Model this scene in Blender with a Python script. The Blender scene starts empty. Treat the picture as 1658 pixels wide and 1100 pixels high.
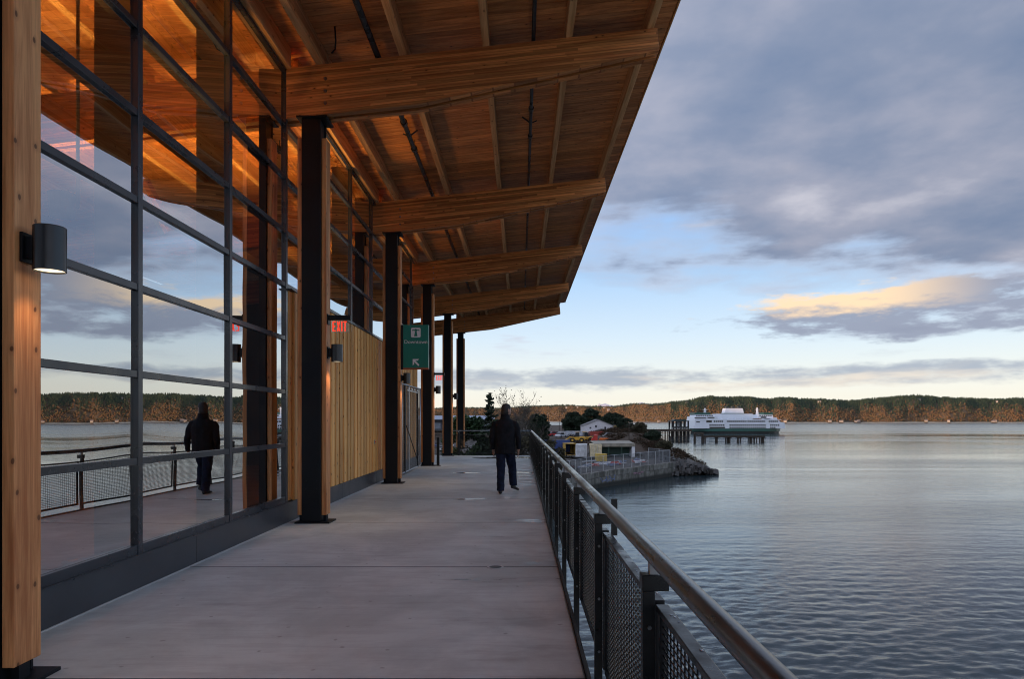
import bpy, bmesh, math, random
import numpy as np
from mathutils import Vector, Matrix, Euler

R = math.radians
rng = random.Random(7)
scene = bpy.context.scene
col = scene.collection

# ------------------------------------------------------------------ camera
EYE = 1.52
cam_d = bpy.data.cameras.new('camera')
cam_d.sensor_width = 36.0
cam_d.lens = 24.0
cam_d.shift_x = -14 / 1658
cam_d.shift_y = 130 / 1658
cam_d.clip_start = 0.05
cam_d.clip_end = 120000
cam = bpy.data.objects.new('camera', cam_d)
col.objects.link(cam)
cam.location = (0, 0, EYE)
cam.rotation_euler = (R(90), 0, 0)
scene.camera = cam

# ------------------------------------------------------------------ view
vs = scene.view_settings
vs.view_transform = 'Standard'
vs.look = 'None'
vs.exposure = 1.78
vs.gamma = 1.0
vs.use_curve_mapping = False

cy_ = scene.cycles
cy_.max_bounces = 7
cy_.diffuse_bounces = 4
cy_.glossy_bounces = 4
cy_.transmission_bounces = 4
cy_.transparent_max_bounces = 10
cy_.adaptive_threshold = 0.012
cy_.filter_width = 1.05

# ------------------------------------------------------------------ light
SUN_EL, SUN_AZ = 5.0, -118.0          # azimuth from +Y, clockwise positive
sun_d = bpy.data.lights.new('sun', 'SUN')
sun_d.energy = 2.0
sun_d.angle = R(0.6)
sun_d.color = (1.0, 0.62, 0.36)
sun = bpy.data.objects.new('sun', sun_d)
col.objects.link(sun)
sdir = Vector((math.sin(R(SUN_AZ)) * math.cos(R(SUN_EL)), math.cos(R(SUN_AZ)) * math.cos(R(SUN_EL)), math.sin(R(SUN_EL))))
sun.rotation_euler = (-sdir).to_track_quat('-Z', 'Y').to_euler()
sun.location = sdir * 100


class G:
    """small helper round a node tree"""
    def __init__(s, tree):
        s.t = tree
        s.n = tree.nodes
        s.l = tree.links

    def node(s, kind, **kw):
        x = s.n.new(kind)
        for k, v in kw.items():
            setattr(x, k, v)
        return x

    def put(s, sock, v):
        if isinstance(v, bpy.types.NodeSocket):
            s.l.new(v, sock)
        elif isinstance(v, (tuple, list)) and len(v) == 3 and sock.type == 'RGBA':
            sock.default_value = (*v, 1)
        else:
            sock.default_value = v

    def m(s, op, a, b=0.0, c=None, clamp=False):
        x = s.node('ShaderNodeMath', operation=op, use_clamp=clamp)
        s.put(x.inputs[0], a)
        s.put(x.inputs[1], b)
        if c is not None:
            s.put(x.inputs[2], c)
        return x.outputs[0]

    def vm(s, op, a, b=None, scale=None):
        x = s.node('ShaderNodeVectorMath', operation=op)
        s.put(x.inputs[0], a)
        if b is not None:
            s.put(x.inputs[1], b)
        if scale is not None:
            s.put(x.inputs['Scale'], scale)
        return x.outputs[0]

    def mix(s, f, a, b, blend='MIX'):
        x = s.node('ShaderNodeMix', data_type='RGBA', blend_type=blend)
        s.put(x.inputs[0], f)
        s.put(x.inputs[6], a)
        s.put(x.inputs[7], b)
        return x.outputs[2]

    def noise(s, vec, scale=1.0, detail=4.0, rough=0.5, dist=0.0, out=0, dim='3D'):
        x = s.node('ShaderNodeTexNoise', noise_dimensions=dim)
        if vec is not None:
            s.put(x.inputs['Vector'], vec)
        x.inputs['Scale'].default_value = scale
        x.inputs['Detail'].default_value = detail
        x.inputs['Roughness'].default_value = rough
        x.inputs['Distortion'].default_value = dist
        return x.outputs[out]

    def step(s, v, lo, hi, a=0.0, b=1.0, smooth=True):
        x = s.node('ShaderNodeMapRange', interpolation_type='SMOOTHSTEP' if smooth else 'LINEAR')
        s.put(x.inputs[0], v)
        for i, q in enumerate((lo, hi, a, b)):
            s.put(x.inputs[i + 1], q)
        return x.outputs[0]

    def ramp(s, f, stops):
        x = s.node('ShaderNodeValToRGB')
        s.put(x.inputs[0], f)
        e = x.color_ramp.elements
        while len(e) < len(stops):
            e.new(0.5)
        for i, (p, c) in enumerate(stops):
            e[i].position = p
            e[i].color = (*c, 1) if len(c) == 3 else c
        return x.outputs[0]

    def xyz(s, v):
        x = s.node('ShaderNodeSeparateXYZ')
        s.put(x.inputs[0], v)
        return x.outputs

    def comb(s, a, b, c):
        x = s.node('ShaderNodeCombineXYZ')
        for i, q in enumerate((a, b, c)):
            s.put(x.inputs[i], q)
        return x.outputs[0]

    def bump(s, h, strength=0.3, dist=0.01, normal=None):
        x = s.node('ShaderNodeBump')
        s.put(x.inputs['Height'], h)
        s.put(x.inputs['Strength'], strength)
        x.inputs['Distance'].default_value = dist
        if normal is not None:
            s.put(x.inputs['Normal'], normal)
        return x.outputs[0]


# ------------------------------------------------------------------ sky
world = bpy.data.worlds.new('World')
scene.world = world
world.use_nodes = True
g = G(world.node_tree)
g.n.clear()
tc = g.node('ShaderNodeTexCoord')
d = g.vm('NORMALIZE', tc.outputs['Generated'])
dx, dy, dz = g.xyz(d)
nish = g.node('ShaderNodeTexSky', sky_type='NISHITA')
nish.sun_disc = False
nish.sun_elevation = R(SUN_EL)
nish.sun_rotation = R(SUN_AZ)
nish.altitude = 10
nish.air_density = 1.0
nish.dust_density = 0.6
nish.ozone_density = 1.6
SKY = 0.15
az = g.m('MULTIPLY', g.m('ARCTAN2', dx, dy), 57.2958)
el = g.m('MULTIPLY', g.m('ARCSINE', dz), 57.2958)
elp = g.m('MAXIMUM', el, 0.0)
# clouds on a flat layer seen in perspective
den = g.m('ADD', g.m('MAXIMUM', dz, 0.0), 0.16)
cx, cy = g.m('DIVIDE', dx, den), g.m('DIVIDE', dy, den)
plane = g.comb(cx, cy, 0.0)
n1 = g.noise(g.vm('ADD', plane, (3.7, 1.2, 0.0)), 1.7, 7, 0.54, 0.0)
n3 = g.noise(g.vm('ADD', plane, (9.1, 4.4, 2.0)), 1.5, 6, 0.52, 0.0)
n5 = g.noise(g.vm('ADD', plane, (1.1, 7.4, 5.0)), 2.6, 3, 0.6)
band = g.comb(g.m('MULTIPLY', az, 0.075), g.m('MULTIPLY', el, 0.55), 1.3)
n2 = g.noise(band, 1.0, 5, 0.55, 0.2)
n4 = g.noise(g.vm('ADD', band, (5.0, 2.0, 3.0)), 0.8, 5, 0.55, 0.25)
# lower limit of the big mass of cloud: high ahead, low to the right in view
elb = g.m('ADD', g.step(az, 14.0, 27.0, 11.8, 6.6), g.m('MULTIPLY', g.m('MULTIPLY', g.step(az, 42.0, 62.0), g.step(az, 128.0, 100.0)), 26.0))  # further right, an unseen cloud gap is added to brighten the deck
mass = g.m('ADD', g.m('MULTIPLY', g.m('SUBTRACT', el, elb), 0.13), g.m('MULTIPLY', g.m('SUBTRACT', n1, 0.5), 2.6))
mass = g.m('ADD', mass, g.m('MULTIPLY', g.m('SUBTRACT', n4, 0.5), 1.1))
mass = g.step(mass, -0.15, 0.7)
# one long golden bank to the right
gk = g.m('ADD', g.m('POWER', g.m('DIVIDE', g.m('SUBTRACT', el, 8.0), 2.2), 2.0), g.m('POWER', g.m('DIVIDE', g.m('SUBTRACT', az, 30.0), 17.0), 2.0))
n6 = g.noise(g.comb(g.m('MULTIPLY', az, 0.22), g.m('MULTIPLY', el, 0.85), 7.7), 1.0, 6, 0.6)
gold = g.m('ADD', g.m('ADD', g.m('SUBTRACT', 0.8, gk), g.m('MULTIPLY', g.m('SUBTRACT', n4, 0.5), 2.0)), g.m('MULTIPLY', g.m('SUBTRACT', n6, 0.5), 3.2))
gold = g.step(gold, -0.1, 0.6)
# low banks
bk = g.m('DIVIDE', g.m('SUBTRACT', el, 3.35), 1.25)
bank = g.m('ADD', g.m('ADD', g.m('SUBTRACT', 0.62, g.m('MULTIPLY', bk, bk)), g.m('MULTIPLY', g.m('SUBTRACT', n2, 0.5), 1.6)), g.m('MULTIPLY', g.m('SUBTRACT', n6, 0.5), 2.4))
bank = g.step(bank, -0.1, 0.75)
# small scraps between
scr = g.m('ADD', g.m('MULTIPLY', g.m('SUBTRACT', n2, 0.63), 4.0), g.m('MULTIPLY', g.m('SUBTRACT', n5, 0.5), 1.4))
scr = g.m('MULTIPLY', g.step(scr, 0.0, 0.5), g.step(el, 4.5, 6.0))
scr = g.m('MULTIPLY', scr, 0.7)

base = g.vm('SCALE', nish.outputs[0], scale=SKY)
# pale glow along the horizon
hz = g.step(el, 14.0, 80.0, 1.0, 0.45)
base = g.mix(g.m('MULTIPLY', hz, 0.95), base, g.ramp(g.step(el, 0.0, 16.0, 0, 1, False), [(0.0, (0.28, 0.262, 0.225)), (0.18, (0.265, 0.268, 0.255)), (0.42, (0.205, 0.245, 0.285)), (0.75, (0.130, 0.195, 0.285)), (1.0, (0.110, 0.175, 0.285))]))
c_mass = g.ramp(n3, [(0.34, (0.048, 0.068, 0.112)), (0.45, (0.070, 0.086, 0.126)), (0.55, (0.103, 0.112, 0.147)), (0.67, (0.18, 0.182, 0.21))])
rim = g.m('MULTIPLY', g.m('MULTIPLY', mass, g.m('SUBTRACT', 1.0, mass)), 3.4, clamp=True)
c_mass = g.mix(g.m('MULTIPLY', rim, g.step(el, 8.0, 20.0, 0.55, 0.22)), c_mass, (0.22, 0.245, 0.30))
c_bank = g.mix(g.step(n4, 0.42, 0.62), (0.125, 0.142, 0.168), (0.25, 0.228, 0.20))
gl = g.m('MULTIPLY', g.step(g.m('ADD', g.m('MULTIPLY', g.m('SUBTRACT', el, 8.2), 0.2), n6), 0.42, 0.72), g.step(az, 36.0, 27.0))
c_gold = g.mix(gl, (0.095, 0.107, 0.14), (0.33, 0.24, 0.15))
# clouds glow more towards the low sun (forward scattering)
sa = g.node('ShaderNodeVectorMath', operation='DOT_PRODUCT')
g.put(sa.inputs[0], d)
sa.inputs[1].default_value = tuple(sdir)
fwdsc = g.m('ADD', 1.0, g.m('MULTIPLY', g.m('POWER', g.m('MULTIPLY', g.m('ADD', sa.outputs['Value'], 1.0), 0.5), 2.0), 3.0))
c_mass = g.mix(1.0, c_mass, g.comb(fwdsc, g.m('MULTIPLY', fwdsc, 0.97), g.m('MULTIPLY', fwdsc, 0.93)), 'MULTIPLY')
sky = g.mix(scr, base, (0.19, 0.195, 0.225))
sky = g.mix(g.m('MULTIPLY', bank, 0.92), sky, c_bank)
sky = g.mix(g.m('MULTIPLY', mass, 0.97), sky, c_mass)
sky = g.mix(g.m('MULTIPLY', gold, 0.93), sky, c_gold)
bg = g.node('ShaderNodeBackground')
g.put(bg.inputs[0], sky)
bg.inputs[1].default_value = 1.0
out = g.node('ShaderNodeOutputWorld')
g.l.new(bg.outputs[0], out.inputs[0])


# ------------------------------------------------------------------ materials
def newmat(name):
    m = bpy.data.materials.new(name)
    m.use_nodes = True
    q = G(m.node_tree)
    return m, q, q.n['Principled BSDF']


def coords(q, rand=True):
    t = q.node('ShaderNodeTexCoord').outputs['Object']
    if not rand:
        return t, None
    r = q.node('ShaderNodeObjectInfo').outputs['Random']
    return q.vm('ADD', t, q.vm('SCALE', (37.3, 91.7, 53.1), scale=r)), r


def pbr(name, c, rough=0.5, metal=0.0, var=0.15, scale=4.0, bump=0.0, bscale=60.0, objvar=0.0, spec=0.5, stretch=None, rvar=0.1):
    m, q, b = newmat(name)
    v, r = coords(q)
    if stretch:
        v = q.vm('MULTIPLY', v, stretch)
    n = q.noise(v, scale, 7, 0.6)
    lo, hi = [x * (1 - var) for x in c], [min(1, x * (1 + var)) for x in c]
    cc = q.mix(q.step(n, 0.3, 0.7), lo, hi)
    if objvar:
        cc = q.mix(1.0, cc, q.vm('SCALE', (1, 1, 1), scale=q.step(r, 0, 1, 1 - objvar, 1 + objvar, False)), 'MULTIPLY')
    q.put(b.inputs['Base Color'], cc)
    q.put(b.inputs['Roughness'], q.step(n, 0.25, 0.75, max(0.02, rough - rvar), min(1, rough + rvar)))
    b.inputs['Metallic'].default_value = metal
    b.inputs['Specular IOR Level'].default_value = spec
    if bump:
        q.put(b.inputs['Normal'], q.bump(q.noise(v, bscale, 5, 0.6), bump, 0.004))
    return m


def wood(name, dark, light, axis, rough=0.55, knots=0.5, lam=0.0, slope=0.0, objvar=0.12, across=14.0, along=0.55):
    """timber with grain along one axis; lam > 0 gives stacked laminations of that thickness"""
    m, q, b = newmat(name)
    if lam:
        v, r = coords(q, True)
        t = q.node('ShaderNodeTexCoord').outputs['Object']
        x, y, z = q.xyz(t)
        zz = q.m('SUBTRACT', z, q.m('MULTIPLY', x, slope))
        lid = q.m('FLOOR', q.m('DIVIDE', zz, lam))
        off = q.node('ShaderNodeTexWhiteNoise', noise_dimensions='1D')
        q.put(off.inputs['W'], q.m('ADD', lid, q.m('MULTIPLY', r, 50)))
        seg = q.m('FLOOR', q.m('ADD', q.m('MULTIPLY', x, 0.42), q.m('MULTIPLY', off.outputs[0], 7.0)))
        wn = q.node('ShaderNodeTexWhiteNoise', noise_dimensions='3D')
        q.put(wn.inputs['Vector'], q.comb(lid, seg, q.m('MULTIPLY', r, 31)))
        lamv = wn.outputs[0]
        fr = q.m('FRACT', q.m('DIVIDE', zz, lam))
        line = q.m('MULTIPLY', q.step(fr, 0.0, 0.07, 0.0, 1.0), q.step(fr, 1.0, 0.93, 0.0, 1.0))
        v = q.vm('ADD', q.comb(x, y, zz), q.vm('SCALE', (3.3, 9.7, 1.1), scale=q.m('ADD', lamv, r)))
    else:
        v, r = coords(q)
    sc = [across] * 3
    sc[axis] = along
    n1 = q.noise(q.vm('MULTIPLY', v, tuple(sc)), 1.0, 5, 0.6, 0.6)
    sc2 = [across * 9] * 3
    sc2[axis] = along * 5
    n2 = q.noise(q.vm('MULTIPLY', v, tuple(sc2)), 1.0, 3, 0.6)
    f = q.m('ADD', q.m('MULTIPLY', n1, 0.75), q.m('MULTIPLY', n2, 0.25))
    c = q.mix(q.step(f, 0.32, 0.68), dark, light)
    if lam:
        c = q.mix(1.0, c, q.vm('SCALE', (1, 1, 1), scale=q.step(lamv, 0, 1, 0.62, 1.32, False)), 'MULTIPLY')
        c = q.mix(q.m('SUBTRACT', 1.0, line), c, [x * 0.75 for x in dark])
    if knots:
        vx = list(q.xyz(v))
        ac = q.m('ADD', vx[(axis + 1) % 3], vx[(axis + 2) % 3])
        kv = q.comb(q.m('MULTIPLY', ac, 6.0), q.m('MULTIPLY', vx[axis], 4.2), 0.0)
        vo = q.node('ShaderNodeTexVoronoi', feature='F1', voronoi_dimensions='2D')
        q.put(vo.inputs['Vector'], q.vm('ADD', kv, q.vm('MULTIPLY', q.noise(v, 9, 2, 0.5, out=1), (0.12, 0.12, 0.0))))
        vo.inputs['Scale'].default_value = 1.0
        gate = q.step(q.xyz(vo.outputs['Color'])[0], 1.0 - knots * 0.6, 1.0 - knots * 0.6 + 0.05)
        kn = q.m('MULTIPLY', gate, q.step(vo.outputs['Distance'], 0.085, 0.05))
        halo = q.m('MULTIPLY', gate, q.step(vo.outputs['Distance'], 0.22, 0.07))
        c = q.mix(q.m('MULTIPLY', halo, 0.3), c, [x * 0.7 for x in dark])
        c = q.mix(q.m('MULTIPLY', kn, 0.85), c, [x * 0.28 for x in dark])
    if objvar:
        c = q.mix(1.0, c, q.vm('SCALE', (1, 1, 1), scale=q.step(r, 0, 1, 1 - objvar, 1 + objvar, False)), 'MULTIPLY')
    q.put(b.inputs['Base Color'], c)
    q.put(b.inputs['Roughness'], q.step(f, 0.3, 0.7, rough + 0.08, rough - 0.08))
    b.inputs['Specular IOR Level'].default_value = 0.35
    q.put(b.inputs['Normal'], q.bump(f, 0.35, 0.002))
    return m


M = {}
M['glulam'] = wood('glulam timber', (0.42, 0.135, 0.040), (0.86, 0.385, 0.125), 0, 0.5, 0.45, lam=0.037, slope=0.109)
M['purlin'] = wood('sawn purlin timber', (0.52, 0.26, 0.11), (0.86, 0.53, 0.26), 1, 0.55, 0.4)
M['plank'] = wood('soffit plank timber', (0.42, 0.16, 0.058), (0.76, 0.35, 0.135), 0, 0.5, 0.3, objvar=0.22)
M['post_wood'] = wood('column timber', (0.42, 0.145, 0.05), (0.82, 0.39, 0.155), 2, 0.55, 0.85, objvar=0.1, across=11, along=0.7)
M['cedar'] = wood('cedar boards', (0.56, 0.24, 0.07), (0.94, 0.51, 0.165), 2, 0.6, 0.6, objvar=0.24, across=16)
M['dark_wood'] = wood('old pier timber', (0.022, 0.017, 0.013), (0.075, 0.058, 0.045), 2, 0.85, 0.0)
M['black_steel'] = pbr('black painted steel', (0.005, 0.0065, 0.010), 0.5, 0.0, 0.3, 3.0, 0.06, 90, spec=0.3)
M['lamp_black'] = pbr('satin black lamp paint', (0.010, 0.012, 0.018), 0.32, 0.0, 0.1, 3.0, spec=0.6)
M['rail_steel'] = pbr('black railing steel', (0.006, 0.007, 0.009), 0.36, 0.0, 0.3, 9.0, 0.1, 120, rvar=0.14)
M['frame_grey'] = pbr('charcoal window aluminium', (0.030, 0.035, 0.045), 0.30, 0.0, 0.12, 2.0, spec=0.6)
M['kerb_metal'] = pbr('charcoal metal kerb cladding', (0.042, 0.046, 0.055), 0.38, 0.0, 0.2, 1.6, 0.03, 30, spec=0.6)
M['handrail'] = pbr('worn stainless handrail', (0.155, 0.157, 0.16), 0.30, 1.0, 0.28, 5.0, 0.08, 160, stretch=(1, 0.25, 1), rvar=0.1)
M['galv'] = pbr('galvanised steel', (0.42, 0.43, 0.45), 0.42, 0.85, 0.18, 12.0)
M['pipe'] = pbr('grey sprinkler pipe', (0.05, 0.055, 0.062), 0.32, 0.3, 0.2, 4.0)
M['bolt'] = pbr('zinc bolt', (0.30, 0.30, 0.32), 0.35, 1.0, 0.2, 20)
M['roof_metal'] = pbr('dark roof metal', (0.05, 0.042, 0.038), 0.5, 0.0, 0.2, 2)
M['white'] = pbr('white paint', (0.74, 0.75, 0.78), 0.45, 0.0, 0.06, 1.0)
M['interior_floor'] = pbr('interior concrete', (0.14, 0.125, 0.11), 0.35, 0.0, 0.2, 1.2)
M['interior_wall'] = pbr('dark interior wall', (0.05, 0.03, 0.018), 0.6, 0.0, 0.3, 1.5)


def concrete():
    m, q, b = newmat('broom finished concrete deck')
    t = q.node('ShaderNodeTexCoord').outputs['Object']
    big = q.noise(q.vm('MULTIPLY', t, (0.9, 0.8, 1)), 1.0, 9, 0.66, 0.3)
    str_ = q.noise(q.vm('MULTIPLY', t, (1.6, 11.0, 1)), 1.0, 8, 0.68, 0.2)
    fine = q.noise(q.vm('MULTIPLY', t, (6.0, 160.0, 1)), 1.0, 3, 0.6)
    spk = q.noise(t, 240, 2, 0.5)
    c = q.mix(q.step(big, 0.36, 0.64), (0.53, 0.575, 0.57), (0.735, 0.79, 0.78))
    c = q.mix(q.m('MULTIPLY', q.step(str_, 0.54, 0.36), 0.24), c, (0.36, 0.36, 0.375))
    c = q.mix(q.m('MULTIPLY', q.step(fine, 0.35, 0.65), 0.22), c, (0.68, 0.72, 0.72))
    c = q.mix(q.m('MULTIPLY', q.step(spk, 0.66, 0.74), 0.3), c, (0.12, 0.115, 0.115))
    vs_ = q.node('ShaderNodeTexVoronoi', feature='F1', voronoi_dimensions='2D')
    q.put(vs_.inputs['Vector'], q.vm('ADD', t, q.vm('SCALE', q.noise(t, 14, 2, 0.5, out=1), scale=0.05)))
    vs_.inputs['Scale'].default_value = 2.6
    spot = q.m('MULTIPLY', q.step(vs_.outputs['Distance'], 0.05, 0.02), q.step(q.xyz(vs_.outputs['Color'])[0], 0.55, 0.6))
    c = q.mix(q.m('MULTIPLY', spot, 0.5), c, (0.20, 0.195, 0.19))
    # worn warm tint in places
    warm = q.noise(q.vm('ADD', q.vm('MULTIPLY', t, (0.7, 0.5, 1)), (4, 2, 0)), 1.0, 4, 0.5)
    c = q.mix(q.m('MULTIPLY', q.step(warm, 0.5, 0.72), 0.15), c, (0.58, 0.54, 0.48))
    # damp patches: streaks by the railing and far along the deck
    x, y, z = q.xyz(t)
    damp = q.m('ADD', q.noise(q.vm('MULTIPLY', t, (0.55, 2.4, 1)), 1.0, 6, 0.6, 0.4), q.m('MULTIPLY', q.step(x, -1.2, 0.3), 0.10))
    damp = q.m('ADD', damp, q.m('MULTIPLY', q.step(y, 10, 26), 0.03))
    w = q.step(damp, 0.60, 0.78)
    c = q.mix(q.m('MULTIPLY', w, 0.6), c, (0.22, 0.215, 0.225))
    q.put(b.inputs['Base Color'], c)
    q.put(b.inputs['Roughness'], q.step(w, 0.0, 1.0, 0.58, 0.24))
    hh = q.m('ADD', q.m('MULTIPLY', fine, 0.6), q.m('MULTIPLY', spk, 0.4))
    q.put(b.inputs['Normal'], q.bump(hh, q.step(w, 0, 1, 0.35, 0.12), 0.003))
    return m


M['concrete'] = concrete()


def glass_mat():
    """coated insulating glass: part mirror, part clear"""
    m = bpy.data.materials.new('coated window glass')
    m.use_nodes = True
    q = G(m.node_tree)
    q.n.clear()
    fr = q.node('ShaderNodeFresnel')
    fr.inputs[0].default_value = 1.5
    fac = q.m('ADD', 0.56, q.m('MULTIPLY', fr.outputs[0], 0.9), clamp=True)
    tr = q.node('ShaderNodeBsdfTransparent')
    tr.inputs[0].default_value = (0.80, 0.74, 0.64, 1)
    gl = q.node('ShaderNodeBsdfGlossy')
    gl.inputs['Color'].default_value = (0.93, 0.97, 1.0, 1)
    gl.inputs['Roughness'].default_value = 0.0
    mx = q.node('ShaderNodeMixShader')
    q.put(mx.inputs[0], fac)
    q.l.new(tr.outputs[0], mx.inputs[1])
    q.l.new(gl.outputs[0], mx.inputs[2])
    o = q.node('ShaderNodeOutputMaterial')
    q.l.new(mx.outputs[0], o.inputs[0])
    return m


M['glass'] = glass_mat()


def emit(name, c, s):
    m = bpy.data.materials.new(name)
    m.use_nodes = True
    q = G(m.node_tree)
    b = q.n['Principled BSDF']
    b.inputs['Base Color'].default_value = (*c, 1)
    b.inputs['Emission Color'].default_value = (*c, 1)
    b.inputs['Emission Strength'].default_value = s
    return m


M['lamp'] = emit('lit lamp lens', (1.0, 0.80, 0.52), 0.5)
M['exit_red'] = emit('red exit lettering', (0.9, 0.045, 0.02), 0.35)


def flat(name, c, rough=0.6, metal=0.0, var=0.12, scale=2.0):
    if name not in M:
        M[name] = pbr(name, c, rough, metal, var, scale)
    return M[name]


# ------------------------------------------------------------------ mesh helpers
WL = {}


class MB:
    def __init__(s):
        s.v, s.f = [], []

    def add(s, vs, fs):
        o = len(s.v)
        s.v += [tuple(p) for p in vs]
        s.f += [tuple(i + o for i in f) for f in fs]
        return s

    def box(s, x0, x1, y0, y1, z0, z1):
        return s.add([(x0, y0, z0), (x1, y0, z0), (x1, y1, z0), (x0, y1, z0), (x0, y0, z1), (x1, y0, z1), (x1, y1, z1), (x0, y1, z1)],
                     [(0, 3, 2, 1), (4, 5, 6, 7), (0, 1, 5, 4), (1, 2, 6, 5), (2, 3, 7, 6), (3, 0, 4, 7)])

    def obox(s, c, size, rot):
        h = [q / 2 for q in size]
        mt = rot if isinstance(rot, Matrix) else Euler(rot).to_matrix()
        vs = [Vector(c) + mt @ Vector((sx * h[0], sy * h[1], sz * h[2])) for sz in (-1, 1) for sx, sy in ((-1, -1), (1, -1), (1, 1), (-1, 1))]
        return s.add(vs, [(0, 3, 2, 1), (4, 5, 6, 7), (0, 1, 5, 4), (1, 2, 6, 5), (2, 3, 7, 6), (3, 0, 4, 7)])

    def prism(s, poly, axis, a, b):
        """poly: 2-D points in the two other axes (in x,y,z order), extruded a..b"""
        def p3(p, w):
            q = list(p)
            q.insert(axis, w)
            return tuple(q)
        n = len(poly)
        vs = [p3(p, a) for p in poly] + [p3(p, b) for p in poly]
        fs = [tuple(range(n)), tuple(range(2 * n - 1, n - 1, -1))] + [(i, i + n, (i + 1) % n + n, (i + 1) % n) for i in range(n)]
        return s.add(vs, fs)

    def tube(s, p0, p1, r0, r1=None, n=8, caps=True):
        r1 = r0 if r1 is None else r1
        return s.path([p0, p1], [r0, r1], n, caps)

    def path(s, pts, rad, n=8, caps=True):
        pts = [Vector(p) for p in pts]
        if not isinstance(rad, (list, tuple)):
            rad = [rad] * len(pts)
        o = len(s.v)
        ref = None
        for i, p in enumerate(pts):
            t = (pts[min(i + 1, len(pts) - 1)] - pts[max(i - 1, 0)])
            t = t.normalized() if t.length > 1e-9 else Vector((0, 0, 1))
            if ref is None:
                ref = Vector((0, 0, 1)) if abs(t.z) < 0.9 else Vector((1, 0, 0))
            a = t.cross(ref).normalized()
            b = t.cross(a).normalized()
            ref = b.cross(t).normalized() if False else ref
            for k in range(n):
                w = 2 * math.pi * k / n
                s.v.append(tuple(p + (a * math.cos(w) + b * math.sin(w)) * rad[i]))
        for i in range(len(pts) - 1):
            for k in range(n):
                s.f.append((o + i * n + k, o + i * n + (k + 1) % n, o + (i + 1) * n + (k + 1) % n, o + (i + 1) * n + k))
        if caps:
            s.f.append(tuple(o + k for k in range(n - 1, -1, -1)))
            e = o + (len(pts) - 1) * n
            s.f.append(tuple(e + k for k in range(n)))
        return s

    def rings(s, rings, closed=True):
        """loft through rings of equal length"""
        o = len(s.v)
        n = len(rings[0])
        for r in rings:
            s.v += [tuple(p) for p in r]
        for i in range(len(rings) - 1):
            for k in range(n):
                s.f.append((o + i * n + k, o + i * n + (k + 1) % n, o + (i + 1) * n + (k + 1) % n, o + (i + 1) * n + k))
        if closed:
            s.f.append(tuple(o + k for k in range(n - 1, -1, -1)))
            e = o + (len(rings) - 1) * n
            s.f.append(tuple(e + k for k in range(n)))
        return s

    def mesh(s, name, mat, smooth=False):
        me = bpy.data.meshes.new(name)
        me.from_pydata(s.v, [], s.f)
        if smooth:
            me.polygons.foreach_set('use_smooth', [True] * len(me.polygons))
        bm = bmesh.new()
        bm.from_mesh(me)
        bmesh.ops.recalc_face_normals(bm, faces=bm.faces)
        bm.to_mesh(me)
        bm.free()
        if mat is not None:
            me.materials.append(M[mat] if isinstance(mat, str) else mat)
        return me

    def build(s, name, mat, parent=None, loc=(0, 0, 0), rot=None, smooth=False, bevel=0.0, local=False):
        return link(name, s.mesh(name, mat, smooth), parent, loc, rot, bevel, local)


def link(name, me, parent=None, loc=(0, 0, 0), rot=None, bevel=0.0, local=False):
    o = bpy.data.objects.new(name, me)
    col.objects.link(o)
    loc = Vector(loc)
    if parent is not None:
        o.parent = parent
        o.location = loc if local else loc - WL.get(parent.name, Vector())
    else:
        o.location = loc
    WL[o.name] = loc
    if rot is not None:
        o.rotation_euler = rot
    if bevel:
        b = o.modifiers.new('bevel', 'BEVEL')
        b.width = bevel
        b.segments = 2
        b.limit_method = 'ANGLE'
    return o


def tag(o, label=None, cat=None, group=None, kind=None):
    for k, v in (('label', label), ('category', cat), ('group', group), ('kind', kind)):
        if v:
            o[k] = v
    return o


def thing(name, label, cat, loc=(0, 0, 0), rz=0.0, group=None):
    o = link(name, None, None, loc, (0, 0, rz) if rz else None)
    o.empty_display_size = 0.3
    return tag(o, label, cat, group)


def struct(o):
    o['kind'] = 'structure'
    return o


def P(x, y, Y):
    """photo pixel at depth Y -> world"""
    return Vector(((x - 843) / 1105 * Y, Y, EYE + (680 - y) / 1105 * Y))


def boxmesh(name, sx, sy, sz, mat):
    return MB().box(-sx / 2, sx / 2, -sy / 2, sy / 2, 0, sz).mesh(name, mat)

# ================================================================== the deck
WATER = EYE - 11.0
EDGE = 0.385                     # outer edge of the deck
WALL = -3.42                     # face of kerb and cladding
GLASS = -3.47
Y_END = 29.0
B_END = 22.7                     # far end of the building
deck = struct(MB().box(-9.0, EDGE - 0.02, -27.0, Y_END, -0.40, -0.05).build('deck', flat('dark joint filler', (0.02, 0.02, 0.02))))
joints = [-27.0 + 0.0, -14.3] + [-2.1 + 3.05 * i for i in range(11)]
joints = [j for j in joints if j < Y_END - 0.5] + [Y_END]
for a, b in zip(joints[:-1], joints[1:]):
    x0 = -9.0 if b > B_END + 0.5 and a > B_END - 2 else WALL
    MB().box(x0, EDGE, a + 0.014, b - 0.014, -0.049, 0.0).build('slab', 'concrete', deck, bevel=0.012)
for a in joints[1:-1]:
    MB().box(WALL, EDGE - 0.001, a - 0.012, a + 0.012, -0.048, -0.0025).build('joint_filler', flat('dark joint sealant', (0.05, 0.05, 0.052), 0.7), deck)
# pale sealant line where the deck meets the kerb
MB().box(WALL - 0.005, WALL + 0.014, -27, B_END, 0.001, 0.010).build('sealant', flat('pale sealant', (0.5, 0.5, 0.5), 0.5), deck)

# ================================================================== the terminal building
building = thing('terminal_building', 'timber and glass terminal building with long sloping wooden canopy over the walkway', 'building', (WALL, 10.0, 0))


def zb(x):
    return 6.68 + 0.109 * (x + 3.42)          # top of the beams


PUR = 0.28                                    # purlin depth


def zd(x):
    return zb(x) + PUR


COLS = [3.8 + 6.2 * i for i in range(6)]
# ---- columns
XS0, XS1 = -3.21, -2.93
TOP = 5.965


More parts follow.
